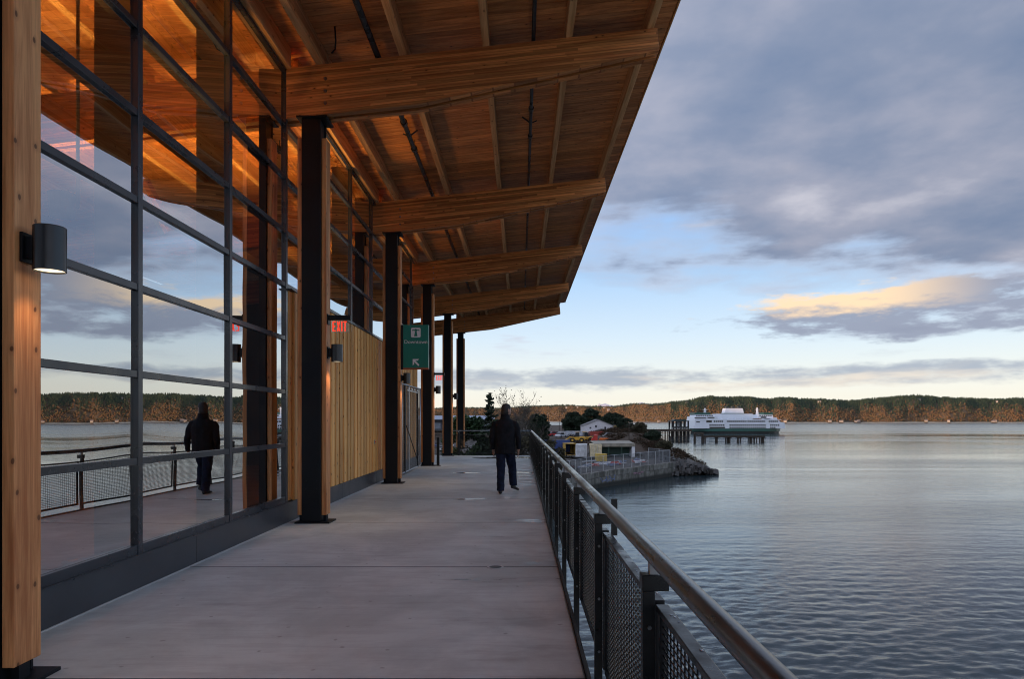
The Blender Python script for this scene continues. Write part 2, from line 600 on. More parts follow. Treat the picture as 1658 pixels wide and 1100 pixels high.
def column(y, i):
    c = MB()
    # rolled steel section: two flanges and a web, front flange facing along the deck
    c.box(XS0, XS1, y, y + 0.022, 0.022, TOP).box(XS0, XS1, y + 0.27, y + 0.292, 0.022, TOP)
    c.box(XS0 + 0.02, XS1 - 0.02, y + 0.0215, y + 0.2705, 0.022, TOP)
    o = c.build('column', 'black_steel', building, (0, 0, 0), bevel=0.004)
    if i < 5:
        MB().box(XS0 - 0.09, XS1 + 0.14, y - 0.05, y + 0.33, 0.0, 0.022).build('base_plate', 'black_steel', o, bevel=0.003)
    MB().box(XS0 - 0.07, XS1 + 0.10, y - 0.035, y + 0.34, TOP - 0.022, TOP + 0.006).build('cap_plate', 'black_steel', o, bevel=0.003)
    for s in (0, 1):
        a, b = ((XS0 - 0.072, XS0 - 0.002) if s == 0 else (XS1 + 0.002, XS1 + 0.072))
        MB().box(a - (a + b) / 2, b - (a + b) / 2, 0.0, 0.22, 0.115, TOP - 0.30).build('timber_side', 'post_wood', o, ((a + b) / 2, y + 0.035, 0), bevel=0.006)
        MB().box(a + 0.012, b - 0.012, y + 0.09, y + 0.18, 0.0225, 0.113).build('timber_shoe', 'black_steel', o)
    bl = MB()
    for zz in (0.5, 0.62, 5.4, 5.55):
        for xx in (XS0 + 0.06, XS1 - 0.06):
            bl.tube((xx, y - 0.008, zz), (xx, y + 0.002, zz), 0.010, n=6)
    bl.build('bolt_heads', 'black_steel', o)
    return o


for i, y in enumerate(COLS):
    column(y + 0.0 if i else 3.815, i)

# ---- beams: twin glulam members, tapering past a kink
XB0, XK, XB1 = -11.6, -1.49, 2.0


def ply_mesh():
    pts = [(XB0, zb(XB0)), (XB1, zb(XB1)), (XB1 + 0.03, zb(XB1) - 0.33), (XK, zb(XK) - 0.74), (XB0, zb(XB0) - 0.74)]
    return MB().prism(pts, 1, 0.0, 0.11).mesh('beam_ply', 'glulam')


PLY = ply_mesh()
for i, y in enumerate(COLS):
    last = i == 5
    bo = link('beam', PLY, building, (0, y, 0), bevel=0.004)
    link('ply', PLY, bo, (0, y + 0.19, 0), bevel=0.004)
    blk = MB()
    for x in (XS0 + 0.07, -1.0, 0.6, 1.75):
        blk.box(x - 0.07, x + 0.07, y + 0.111, y + 0.189, zb(x) - 0.3, zb(x) - 0.03)
    blk.build('spacer', 'glulam', bo)
    bb = MB()
    for dz_ in (0.14, 0.32, 0.50):
        x = -2.86
        bb.tube((x, y - 0.014, zb(x) - dz_ - 0.08), (x, y + 0.002, zb(x) - dz_ - 0.08), 0.024, n=10)
    bb.build('bolt_heads', 'bolt', bo)

# ---- purlins lie on the beams
PX = [-2.95, -1.73, -0.51, 0.71, 1.90]
PXI = [-4.25, -5.5, -6.8, -8.1, -9.4, -10.7]
runs = [(-26.0, COLS[0] + 0.15)] + [(COLS[i] + 0.15, COLS[i + 1] + 0.15) for i in range(5)]
for a, b in runs:
    L = b - a - 0.008
    for x in PX + (PXI if b < B_END + 1 else []):
        sl = 0.109 * 0.05
        me = MB().prism([(-0.05, 0.0 - sl), (0.05, 0.0 + sl), (0.05, PUR + sl), (-0.05, PUR - sl)], 1, 0, L).mesh('purlin', 'purlin')
        link('purlin', me, building, (x, a + 0.004, zb(x)), bevel=0.005)
MB().prism([(-3.3, zb(-3.3) + 0.003), (XB1, zb(XB1) + 0.003), (XB1, zd(XB1) - 0.003), (-3.3, zd(-3.3) - 0.003)], 1, COLS[5] + 0.16, COLS[5] + 0.24).build('rim_board', 'purlin', building)
# ---- roof: planks across, sheet and fascia above
YR0, YR1, XE = -26.0, 35.25, 2.27
roof = MB().prism([(-12.0, zd(-12.0) + 0.043), (XE + 0.01, zd(XE + 0.01) + 0.043), (XE + 0.01, zd(XE) + 0.16), (-12.0, zd(-12) + 0.16)], 1, YR0, YR1).build('roof', 'roof_metal', building)
pw = 0.1375
pm_long = MB().prism([(-11.9, zd(-11.9)), (XE, zd(XE)), (XE, zd(XE) + 0.04), (-11.9, zd(-11.9) + 0.04)], 1, 0.0, pw - 0.007).mesh('plank', 'plank')
y = 1.6
k = 0
MB().prism([(-11.9, zd(-11.9)), (XE, zd(XE)), (XE, zd(XE) + 0.04), (-11.9, zd(-11.9) + 0.04)], 1, YR0, 1.59).build('soffit_boards', 'plank', roof)
while y < YR1 - 0.05:
    p = link('plank', pm_long, roof, (0, y, rng.uniform(-0.0025, 0.0)))
    y += pw
    k += 1
MB().prism([(XE + 0.012, zd(XE) - 0.03), (XE + 0.03, zd(XE) - 0.03), (XE + 0.03, zd(XE) + 0.20), (XE + 0.012, zd(XE) + 0.20)], 1, YR0, YR1).build('fascia', 'purlin', roof)

# ---- timber header over the glazing between the beams
for i in range(-1, 5):
    a = (COLS[i] + 0.31) if i >= 0 else -26.0
    b = COLS[i + 1] - 0.004
    if a > B_END:
        continue
    MB().prism([(-3.56, 6.66), (-3.36, 6.66), (-3.36, zd(-3.36) - 0.003), (-3.56, zd(-3.56) - 0.003)], 1, a, min(b, B_END)).build('header', 'purlin', building, bevel=0.004)

# ---- sprinkler pipes hung under the planks
for x, r in ((-2.12, 0.045), (0.19, 0.030)):
    zp = zb(x) + 0.10
    po = MB().tube((x, -2, zp), (x, 34.9, zp), r, n=12).build('sprinkler_pipe', 'pipe', building, smooth=True)
    co = MB()
    for yy in [12.4, 13.6, 18.3, 24.9, 31.0, 6.6]:
        co.tube((x, yy - 0.05, zp), (x, yy + 0.05, zp), r + 0.018, n=12)
        co.tube((x, yy, zp), (x, yy, zd(x)), 0.008, n=6)
        co.tube((x + 0.0, yy, zp - 0.01), (x, yy, zp - 0.09), 0.013, n=6)
    co.build('coupling', 'pipe', po)
    cl = MB()
    for yy in (13.0,):
        cl.tube((x, yy, zp), (x + 0.16 * (1 if x < 0 else -1), yy, zp + 0.12), 0.016, n=6)
        cl.tube((x, yy, zp), (x - 0.12 * (1 if x < 0 else -1), yy, zp + 0.05), 0.012, n=6)
    cl.build('sway_brace', 'pipe', po)
# loose cable hanging off the near purlin
MB().path([(-2.6, 9.55, zd(-2.6) - 0.02), (-2.6, 9.6, 6.86), (-2.63, 9.68, 6.78), (-2.70, 9.76, 6.77)], 0.012, 6).build('loose_cable', 'black_steel', building, smooth=True)

# ---- glazed wall
ROWS = [0.36 + 0.785 * i for i in range(9)]
VERT1 = [0.38, 2.31, 4.24, 6.17, 8.10, 10.03]
VERT2 = [10.03 + 1.93 * i for i in range(7)]
wall = MB().box(GLASS - 0.02, GLASS - 0.012, -26.0, B_END, 6.625, 6.67).build('glazed_wall', 'frame_grey', building)


def pane_mesh(w, h):
    """slightly bowed sheet of glass, normal +X"""
    b = MB()
    nx, nz = 10, 5
    for j in range(nz + 1):
        for i in range(nx + 1):
            u, v = i / nx, j / nz
            b.v.append((-0.0020 * 16 * u * (1 - u) * v * (1 - v), (u - 0.5) * w, (v - 0.5) * h))
    for j in range(nz):
        for i in range(nx):
            a = j * (nx + 1) + i
            b.f.append((a, a + 1, a + nx + 2, a + nx + 1))
    return b.mesh('pane', 'glass', True)


MW = 0.074                     # mullion face width
pm = pane_mesh(1.93 - 0.05, 0.785 - 0.04)


def panes(verts, rows):
    for y0, y1 in zip(verts[:-1], verts[1:]):
        for z0, z1 in zip(rows[:-1], rows[1:]):
            r = random.Random(int(y0 * 100 + z0 * 7))
            o = link('pane', pm, wall, (GLASS, (y0 + y1) / 2, (z0 + z1) / 2), (0, r.uniform(-0.0016, 0.0016), r.uniform(-0.0024, 0.0024)))


panes(VERT1, ROWS)
panes(VERT2, ROWS[4:])
for y in VERT1[1:] + VERT2[1:]:
    z0 = 0.30 if y < 10.1 else 3.46
    MB().box(-0.012, 0.036, -MW / 2, MW / 2, z0, 6.66).build('mullion', 'frame_grey', wall, (GLASS, y, 0), bevel=0.003)
    MB().box(-0.36, -0.016, -MW / 2 - 0.002, MW / 2 + 0.002, max(z0, 0.3), 6.66).build('wind_post', 'black_steel', wall, (GLASS, y, 0))


def transoms(verts, rows):
    for y0, y1 in zip(verts[:-1], verts[1:]):
        for j, z in enumerate(rows):
            h = 0.031
            lo = z - h
            if j == 0 and z < 1:
                lo = 0.302
            MB().box(-0.012, 0.030, y0 + MW / 2, y1 - MW / 2, lo, z + h).build('transom', 'frame_grey', wall, (GLASS, 0, 0), bevel=0.003)
            MB().box(-0.10, -0.014, y0 + MW / 2, y1 - MW / 2, z - h * 0.8, z + h * 0.8).build('transom_back', 'black_steel', wall, (GLASS, 0, 0))


transoms(VERT1[1:], ROWS)
transoms(VERT2, ROWS[4:])
# metal kerb under the wall
for a, b in ((-26, 4.24), (4.244, 7.2), (7.204, 10.03), (10.034, 13.1), (13.104, 16.2), (16.204, 19.4), (19.404, B_END)):
    MB().box(GLASS - 0.12, WALL, a, b, 0.0, 0.298).build('kerb_panel', 'kerb_metal', wall, bevel=0.004)
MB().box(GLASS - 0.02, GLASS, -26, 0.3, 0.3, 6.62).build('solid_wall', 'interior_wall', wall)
MB().box(GLASS, WALL + 0.018, -4, 10.03, 0.298, 0.312).build('kerb_flashing', 'frame_grey', wall)

# ---- cedar cladding, board on board
clad = MB().box(GLASS - 0.08, WALL - 0.030, 10.07, B_END, 0.31, 3.44).build('cladding_wall', flat('dark weather barrier', (0.03, 0.02, 0.012)), building)
under = MB().box(-0.011, 0.009, -0.10, 0.10, 0.325, 3.435).mesh('board', 'cedar')
over = MB().box(-0.012, 0.026, -0.108, 0.108, 0.315, 3.435).mesh('batten', 'cedar')
y = 10.20
while y < B_END - 0.12:
    link('board', under, clad, (WALL - 0.018, y, 0), bevel=0.003)
    if y + 0.155 < B_END - 0.09:
        link('batten', over, clad, (WALL + 0.0065, y + 0.14, 0), bevel=0.004)
    y += 0.285
MB().box(GLASS, WALL + 0.05, 10.07, B_END, 3.44, 3.458).build('sill_flashing', 'frame_grey', clad)
tb = MB().box(WALL + 0.02, WALL + 0.045, 15.78, 15.86, 0.96, 1.05).build('push_button_plate', 'galv', building)
MB().tube((WALL + 0.045, 15.82, 1.005), (WALL + 0.062, 15.82, 1.005), 0.017, n=10).build('button', flat('red button', (0.6, 0.03, 0.02)), tb)

# ---- end, back and floor of the hall
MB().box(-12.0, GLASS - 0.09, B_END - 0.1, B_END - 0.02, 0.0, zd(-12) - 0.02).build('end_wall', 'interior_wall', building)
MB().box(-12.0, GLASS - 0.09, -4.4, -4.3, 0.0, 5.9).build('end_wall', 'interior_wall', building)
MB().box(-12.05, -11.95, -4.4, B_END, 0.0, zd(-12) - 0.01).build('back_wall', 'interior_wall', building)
MB().box(-11.95, GLASS - 0.13, -4.3, B_END - 0.1, -0.045, 0.004).build('hall_floor', 'interior_floor', building)

# ---- uplights hanging in the hall (lit)
UP = [(-4.7, 7.0), (-4.7, 12.9), (-4.7, 18.9), (-6.6, 5.2), (-6.6, 11.2), (-4.7, 1.0)]
for i, (x, y) in enumerate(UP):
    lb = thing('hall_uplight', ['black uplight hanging in the hall behind the nearest tall panes', 'black uplight in the hall behind the second column', 'black uplight in the hall near its far end',
                                'black uplight deep in the hall behind the nearest panes', 'black uplight deep in the hall near the back wall', 'black uplight in the hall behind the nearest column'][i], 'lamp', (x, y, 3.6), group='uplights in the hall')
    MB().tube((0, 0, 0), (0, 0, 0.24), 0.11, 0.13, 14).build('housing', 'black_steel', lb, local=True, smooth=False)
    MB().tube((0, 0, 0.2401), (0, 0, 0.246), 0.105, n=14).build('lens', 'lamp', lb, local=True)
    MB().tube((0.16, 0, 0.1), (0.16, 0, zd(x) - 3.61), 0.016, n=6).tube((0.0, 0, 0.1), (0.16, 0, 0.1), 0.016, n=6).build('hanger', 'black_steel', lb, local=True)
    ld = bpy.data.lights.new('uplight', 'SPOT')
    ld.energy = 420 if x > -6 else 260
    ld.color = (1.0, 0.53, 0.14)
    ld.spot_size = R(125)
    ld.spot_blend = 0.9
    ld.shadow_soft_size = 0.35
    lo = bpy.data.objects.new('uplight_beam', ld)
    col.objects.link(lo)
    lo.parent = lb
    lo.location = (0, 0, 0.28)
    lo.rotation_euler = (R(180), 0, 0)

# ---- striped banner hanging inside
bn = thing('striped_banner', 'narrow striped banner hanging inside the hall', 'banner', (-5.0, 9.2, 4.35))
for i, c in enumerate(((0.03, 0.22, 0.06), (0.75, 0.68, 0.45), (0.75, 0.30, 0.03), (0.30, 0.03, 0.02))):
    MB().obox((0.055 * i, 0, 0), (0.055, 0.012, 0.75), (0, 0, 0)).build('stripe', flat('banner stripe %d' % i, c), bn, local=True)
bn.rotation_euler = (0, R(-28), 0)
MB().tube((0.08, 0, 0.37), (0.08, 0, 1.9), 0.006, n=5).build('cord', 'black_steel', bn, local=True)

# ================================================================== sconces on the columns
SC_LABEL = ['large black cylinder wall lamp on the nearest wooden column', 'black cylinder wall lamp under the exit sign beside the cedar wall', 'black cylinder wall lamp under the green hanging sign',
            'black cylinder wall lamp on the fourth column before the far railing', 'small black cylinder wall lamp on the fifth column']
XF = XS1 + 0.072
for i, y in enumerate(COLS[:5]):
    yy = y + 0.12 if i else 3.945
    z = 2.51
    s = thing('wall_lamp', SC_LABEL[i], 'lamp', (XF, yy, z), group='cylinder lamps on the columns')
    MB().box(0.0, 0.018, -0.055, 0.055, -0.085, 0.085).build('back_plate', 'black_steel', s, local=True, bevel=0.003)
    MB().box(0.018, 0.075, -0.03, 0.03, -0.06, 0.065).build('arm', 'black_steel', s, local=True)
    c = (0.137, 0)
    h = MB()
    n = 40
    ro, ri, zt, zbm = 0.084, 0.078, 0.125, -0.132
    pr = [(0.0, zt), (ro - 0.004, zt), (ro, zt - 0.004), (ro, zbm), (ri, zbm), (ri, zbm + 0.012)]
    rg = [[(c[0] + max(r, 1e-4) * math.cos(2 * math.pi * k / n), c[1] + max(r, 1e-4) * math.sin(2 * math.pi * k / n), z_) for k in range(n)] for r, z_ in pr]
    hs = h.rings(rg, False).build('shade', 'lamp_black', s, local=True, smooth=True)
    em = hs.modifiers.new('edge', 'EDGE_SPLIT')
    em.split_angle = R(35)
    MB().tube((c[0], 0, zbm + 0.009), (c[0], 0, zbm + 0.0095), ri - 0.001, n=n).build('lens', 'lamp', s, local=True)
    ld = bpy.data.lights.new('sconce', 'SPOT')
    ld.energy = 6.0 if i else 2.6
    ld.color = (1.0, 0.66, 0.36)
    ld.spot_size = R(95)
    ld.spot_blend = 0.8
    ld.shadow_soft_size = 0.05
    lo = bpy.data.objects.new('sconce_beam', ld)
    col.objects.link(lo)
    lo.parent = s
    lo.location = (c[0], 0, zbm - 0.004)

# ================================================================== signs


def text(name, body, size, mat, parent, loc, rot, ext=0.001, align='CENTER', sx=1.0, off=0.0):
    cu = bpy.data.curves.new(name, 'FONT')
    cu.body = body
    cu.size = size
    cu.extrude = ext
    cu.align_x = align
    cu.materials.append(M[mat] if isinstance(mat, str) else mat)
    cu.offset = off
    tmp = bpy.data.objects.new(name, cu)
    col.objects.link(tmp)
    bpy.context.view_layer.update()
    me = bpy.data.meshes.new_from_object(tmp.evaluated_get(bpy.context.evaluated_depsgraph_get()))
    bpy.data.objects.remove(tmp)
    o = bpy.data.objects.new(name, me)
    col.objects.link(o)
    o.parent = parent
    o.location = loc
    o.rotation_euler = rot
    o.scale = (sx, 1, 1)
    return o


acr = bpy.data.materials.new('clear acrylic')
acr.use_nodes = True
q = G(acr.node_tree)
q.n.clear()
tr = q.node('ShaderNodeBsdfTransparent')
tr.inputs[0].default_value = (0.93, 0.95, 0.95, 1)
gl = q.node('ShaderNodeBsdfGlossy')
gl.inputs['Roughness'].default_value = 0.03
fr = q.node('ShaderNodeFresnel')
fr.inputs[0].default_value = 1.45
mx = q.node('ShaderNodeMixShader')
q.put(mx.inputs[0], fr.outputs[0])
q.l.new(tr.outputs[0], mx.inputs[1])
q.l.new(gl.outputs[0], mx.inputs[2])
o_ = q.node('ShaderNodeOutputMaterial')
q.l.new(mx.outputs[0], o_.inputs[0])
M['acrylic'] = acr
for y, lab in ((COLS[1], 'red lettered exit sign on clear panel fixed to the second column'), (COLS[3], 'red exit sign on the far column before the end railing')):
    e = thing('exit_sign', lab, 'exit sign', (XF, y + 0.11, 3.03), group='exit signs on the columns')
    MB().box(0.0, 0.02, -0.05, 0.05, -0.10, 0.05).build('bracket', 'black_steel', e, local=True)
    MB().box(0.02, 0.345, -0.035, 0.035, -0.035, 0.035).build('canopy', 'black_steel', e, local=True, bevel=0.004)
    pn = MB().box(0.06, 0.35, -0.004, 0.004, -0.215, -0.0352).build('panel', 'acrylic', e, local=True)
    for sd in (-1,):
        lt = MB()
        h_, w_, st_, gp_ = 0.150, 0.050, 0.0165, 0.013
        def bar(x0, x1, z0, z1):
            lt.box(x0, x1, sd * 0.0072 - 0.001, sd * 0.0072 + 0.001, z0, z1)
        x0 = 0.073
        z0 = -0.202
        bar(x0, x0 + st_, z0, z0 + h_)
        for k in range(3):
            bar(x0 + st_, x0 + w_ * (0.85 if k == 1 else 1), z0 + (h_ - st_) * k / 2, z0 + (h_ - st_) * k / 2 + st_)
        x0 += w_ + gp_
        for sg_ in (1, -1):
            xa, xb = (x0, x0 + w_ - st_) if sg_ > 0 else (x0 + w_ - st_, x0)
            e_ = 0.0 if sg_ > 0 else 0.0004
            lt.prism([(xa, z0), (xa + st_ * 1.1, z0), (xb + st_ * 1.1, z0 + h_), (xb, z0 + h_)], 1, sd * 0.0072 - 0.001 - e_, sd * 0.0072 + 0.001 + e_)
        x0 += w_ + gp_ + 0.003
        bar(x0, x0 + st_ * 1.1, z0, z0 + h_)
        x0 += st_ + gp_
        bar(x0, x0 + w_ + 0.006, z0 + h_ - st_, z0 + h_)
        bar(x0 + w_ / 2 - st_ / 2 + 0.003, x0 + w_ / 2 + st_ / 2 + 0.003, z0, z0 + h_ - st_)
        if sd > 0:
            lt.v = [(0.415 - a_, b_, c_) for a_, b_, c_ in lt.v]
        lt.build('lettering', 'exit_red', pn, local=True)

teal = flat('teal sign paint', (0.005, 0.19, 0.15), 0.35, 0, 0.05)
M['sign_white'] = pbr('sign white', (0.72, 0.74, 0.80), 0.45, 0, 0.03)
sg = thing('hanging_sign', 'green Downtown sign with arrow projecting from the third column', 'sign', (XF, COLS[2] + 0.10, 2.72))
MB().box(0.062, 0.665, -0.045, 0.045, 0.035, 1.06).build('sign_face', teal, sg, local=True)
MB().box(0.0, 0.061, -0.045, 0.045, 0.0, 1.06).build('sign_edge', 'black_steel', sg, local=True)
MB().box(0.062, 0.665, -0.045, 0.045, 0.0, 0.034).build('sign_base', flat('rust orange sign edge', (0.36, 0.08, 0.025), 0.5), sg, local=True)
cxs = 0.362
ya = -0.0475
text('lettering', 'Downtown', 0.121, 'sign_white', sg, (cxs, ya, 0.615), (R(90), 0, 0))
# pictogram: rounded white square with a green whale tail shape (tapering tower with side arms)
rr, s2 = 0.03, 0.115
pts = []
for k in range(32):
    w = 2 * math.pi * k / 32
    cxx, czz = (s2 - rr) * (1 if math.cos(w) > 0 else -1), (s2 - rr) * (1 if math.sin(w) > 0 else -1)
    pts.append((cxs + cxx + rr * math.cos(w), 0.875 + czz + rr * math.sin(w)))
pic = MB().prism(pts, 1, ya, ya + 0.0025).build('pictogram', 'sign_white', sg, local=True)
gp = MB()
ca, cb = ya - 0.0015, ya + 0.0005
gp.prism([(cxs - 0.040, 0.788), (cxs + 0.040, 0.788), (cxs + 0.020, 0.905), (cxs - 0.020, 0.905)], 1, ca, cb)
gp.prism([(cxs - 0.085, 0.915), (cxs - 0.022, 0.925), (cxs - 0.022, 0.945), (cxs - 0.085, 0.945)], 1, ca, cb)
gp.prism([(cxs + 0.085, 0.915), (cxs + 0.022, 0.925), (cxs + 0.022, 0.945), (cxs + 0.085, 0.945)], 1, ca, cb)
gp.prism([(cxs - 0.030, 0.908), (cxs + 0.030, 0.908), (cxs + 0.030, 0.935), (cxs + 0.016, 0.962), (cxs - 0.016, 0.962), (cxs - 0.030, 0.935)], 1, ca - 0.0008, cb)
gp.build('symbol', teal, pic, local=True)
ar = MB()
ax_, az_ = cxs + 0.0, 0.155
ar.prism([(ax_ - 0.075, az_ + 0.09), (ax_ + 0.075, az_ + 0.09), (ax_ + 0.045, az_ + 0.052), (ax_ - 0.010, az_ + 0.052), (ax_ + 0.085, az_ - 0.045), (ax_ + 0.060, az_ - 0.080),
          (ax_ - 0.040, az_ + 0.022), (ax_ - 0.040, az_ - 0.030), (ax_ - 0.075, az_ - 0.065)], 1, ya, ya + 0.0025)
ar.build('arrow', 'sign_white', sg, local=True)

# ================================================================== gate by the cladding
GX = -3.13
gt = thing('screen_gate', 'galvanised framed mesh gate with diagonal brace against the cedar wall', 'gate', (GX, 17.9, 0))
ga, gb, gz0, gz1 = 17.95, 21.25, 0.10, 2.47
fr_ = MB().tube((GX, ga, gz1), (GX, gb, gz1), 0.026, n=8).tube((GX, ga, gz0), (GX, gb, gz0), 0.026, n=8)
fr_.tube((GX, ga, gz0), (GX, ga, gz1), 0.026, n=8).tube((GX, gb, gz0), (GX, gb, gz1), 0.026, n=8)
fr_.build('gate_frame', 'galv', gt, smooth=True)
for yy, m_ in ((18.42, 'black_steel'), (19.0, 'galv'), (20.7, 'black_steel')):
    MB().box(GX - 0.03, GX + 0.03, yy - 0.05, yy + 0.05, gz0, gz1 - 0.03).build('upright', m_, gt)
MB().tube((GX + 0.035, 18.5, 1.35), (GX + 0.035, 20.6, 0.25), 0.013, n=6).build('brace', 'black_steel', gt)
MB().box(GX - 0.012, GX - 0.004, 18.47, 20.65, gz0 + 0.03, 0.42).build('kick_plate', 'kerb_metal', gt)
MB().box(GX + 0.03, GX + 0.045, 18.6, 20.5, 2.31, 2.345).build('top_bar', 'galv', gt)
for yy in (18.9, 19.4, 19.9, 20.4):
    MB().box(GX + 0.026, GX + 0.046, yy - 0.12, yy + 0.12, 2.36, 2.41).build('clip', 'galv', gt)
wm = MB()
yy = ga + 0.05
while yy < gb:
    wm.tube((GX, yy, gz0), (GX, yy, gz1), 0.002, n=3, caps=False)
    yy += 0.05
zz = gz0 + 0.05
while zz < gz1:
    wm.tube((GX, ga, zz), (GX, gb, zz), 0.002, n=3, caps=False)
    zz += 0.05
tag(wm.build('wire_mesh', 'galv', gt), kind='stuff')
bp = thing('bollard_post', 'short black post beside the fourth column', 'post', (-2.72, 22.5, 0))
MB().box(-0.045, 0.045, -0.045, 0.045, 0, 0.92).build('shaft', 'rail_steel', bp, local=True, bevel=0.004)
MB().box(-0.09, 0.09, -0.09, 0.09, 0, 0.018).build('foot_plate', 'rail_steel', bp, local=True)
MB().prism([(-0.055, -0.055), (0.055, -0.055), (0.055, 0.055), (-0.055, 0.055)], 2, 0.921, 0.94).build('cap', 'rail_steel', bp, local=True)

# ================================================================== small marks on the deck
dr = thing('floor_drain', 'small round floor cover with pale ring on the deck joint', 'drain', (-0.26, 7.02, 0.0))
n = 28
MB().rings([[(r * math.cos(2 * math.pi * k / n), r * math.sin(2 * math.pi * k / n), z_) for k in range(n)] for r, z_ in ((0.085, 0.001), (0.085, 0.006), (0.068, 0.006), (0.066, 0.002))], False).build('ring', flat('chalk white ring', (0.6, 0.6, 0.6)), dr, local=True)
MB().tube((0, 0, 0.001), (0, 0, 0.004), 0.064, n=n).build('cover', 'kerb_metal', dr, local=True)
M['wet'] = pbr('rain water film', (0.10, 0.10, 0.105), 0.03, 0, 0.1, 2.0, rvar=0.02)


def puddle(label, cx_, cy_, rx, ry, seed):
    r = random.Random(seed)
    ph = [r.uniform(0, 6.28) for _ in range(5)]
    pts = []
    for k in range(64):
        w = 2 * math.pi * k / 64
        f = 1 + 0.22 * math.sin(2 * w + ph[0]) + 0.16 * math.sin(3 * w + ph[1]) + 0.12 * math.sin(5 * w + ph[2]) + 0.08 * math.sin(9 * w + ph[3])
        pts.append((cx_ + rx * f * math.cos(w), cy_ + ry * f * math.sin(w)))
    o = MB().prism(pts, 2, 0.0008, 0.0035).build('puddle', 'wet', None)
    tag(o, label, 'puddle', 'puddles on the far deck')


puddle('wide bright puddle at the far end of the deck behind the man', -0.35, 27.2, 1.15, 0.75, 3)
puddle('narrow puddle on the deck beyond the man at his knees', -0.1, 19.6, 0.55, 0.14, 5)
puddle('small thin puddle between the man and the railing', -0.02, 18.6, 0.30, 0.10, 8)
puddle('broken shallow puddle left of the man', -1.55, 19.4, 0.35, 0.12, 11)
puddle('curved sliver of water on the deck left of the man and nearer', -1.0, 13.0, 0.28, 0.05, 15)

# ================================================================== railings
PY = [0.87 + 1.52 * i for i in range(19)]
XR = 0.465


def post_mesh():
    b = MB()
    b.box(-0.043, 0.0, -0.012, 0.012, -0.24, 0.925)
    b.box(-0.0432, 0.0002, -0.030, -0.0122, -0.24, 0.925)
    return b.mesh('post', 'rail_steel')


POST = post_mesh()
HEAD = MB().box(-0.045, 0.048, -0.034, 0.026, 0.926, 0.982).mesh('head_block', 'rail_steel')
STEM = MB().box(-0.016, 0.014, -0.020, 0.020, 0.9821, 1.022).mesh('bracket', 'galv')
bm_ = MB()
for zz in (-0.12, -0.19):
    bm_.tube((-0.052, -0.055, zz), (-0.052, -0.03, zz), 0.016, n=8)
for zz in (0.2, 0.5, 0.8):
    bm_.tube((-0.02, -0.036, zz), (-0.02, -0.030, zz), 0.008, n=6)
BOLTS = bm_.mesh('bolts', 'bolt')
W = 1.52 - 0.055
fr_ = MB()
fr_.box(0.001, 0.046, 0.0, W, 0.858, 0.880).box(0.012, 0.036, 0.0, W, 0.070, 0.100)
fr_.box(0.012, 0.036, 0.0, 0.03, 0.1001, 0.8579).box(0.012, 0.036, W - 0.03, W, 0.1001, 0.8579)
PFRAME = fr_.mesh('infill_panel', 'rail_steel')
wm = MB()
for i in range(1, 31):
    z = 0.10 + i * 0.0245
    wm.tube((0.0225, 0.03, z), (0.0225, W - 0.03, z), 0.0030, n=4, caps=False)
nv = 28
for i in range(1, nv + 1):
    yv = 0.03 + (W - 0.06) * i / (nv + 1)
    wm.tube((0.0268, yv, 0.10), (0.0268, yv, 0.858), 0.0030, n=4, caps=False)
WIRE = wm.mesh('wire_mesh', 'rail_steel')


def rail_unit(root, loc, rz, panel=True, extra=False):
    po = link('post', POST, root, loc, (0, 0, rz), bevel=0.003)
    for nm, me in (('head_block', HEAD), ('bracket', STEM), ('bolts', BOLTS)):
        link(nm, me, po, (0, 0, 0), None, 0.003 if nm == 'head_block' else 0, True)
    if panel:
        off = Matrix.Rotation(rz, 3, 'Z') @ Vector((0.0, 0.028, 0))
        pf = link('infill_panel', PFRAME, root, Vector(loc) + off, (0, 0, rz), bevel=0.003)
        tag(link('wire_mesh', WIRE, pf, (0, 0, 0), None, 0, True), kind='stuff')
    return po


rail = thing('guard_railing', 'long black mesh guard railing with round steel handrail along the water side', 'railing', (XR, 0.0, 0))
for i, y in enumerate(PY):
    po = rail_unit(rail, (XR, y, 0), 0, i < len(PY) - 1)
    if i == 2:
        MB().box(0.05, 0.085, -0.03, -0.022, 0.86, 1.07).build('plate', 'rail_steel', po, local=True)
hy = [-1.7, 4.4, 10.5, 16.6, 22.7, Y_END - 0.10]
for a, b in zip(hy[:-1], hy[1:]):
    MB().tube((XR, a + 0.002, 1.045), (XR, b - 0.002, 1.045), 0.030, n=28).build('handrail', 'handrail', rail, smooth=True).modifiers.new('e', 'EDGE_SPLIT')
for b in hy[1:-1]:
    MB().tube((XR, b - 0.03, 1.045), (XR, b + 0.03, 1.045), 0.0275, n=20).build('joint_sleeve', 'rail_steel', rail, smooth=True)
MB().box(EDGE + 0.001, EDGE + 0.026, -27, Y_END, -0.26, 0.018).build('edge_angle', pbr('gritty black edge steel', (0.02, 0.021, 0.024), 0.45, 0, 0.7, 40, 0.6, 160), rail)
erail = thing('guard_railing', 'black mesh guard railing across the far end of the deck', 'railing', (-2.0, Y_END - 0.09, 0))
ex = XR - 0.05
i = 0
while ex > -8.8:
    rail_unit(erail, (ex, Y_END - 0.09, 0), R(90), ex - 1.52 > -9)
    ex -= 1.52
MB().tube((XR, Y_END - 0.09, 1.045), (-9, Y_END - 0.09, 1.045), 0.030, n=16).build('handrail', 'handrail', erail, smooth=True)
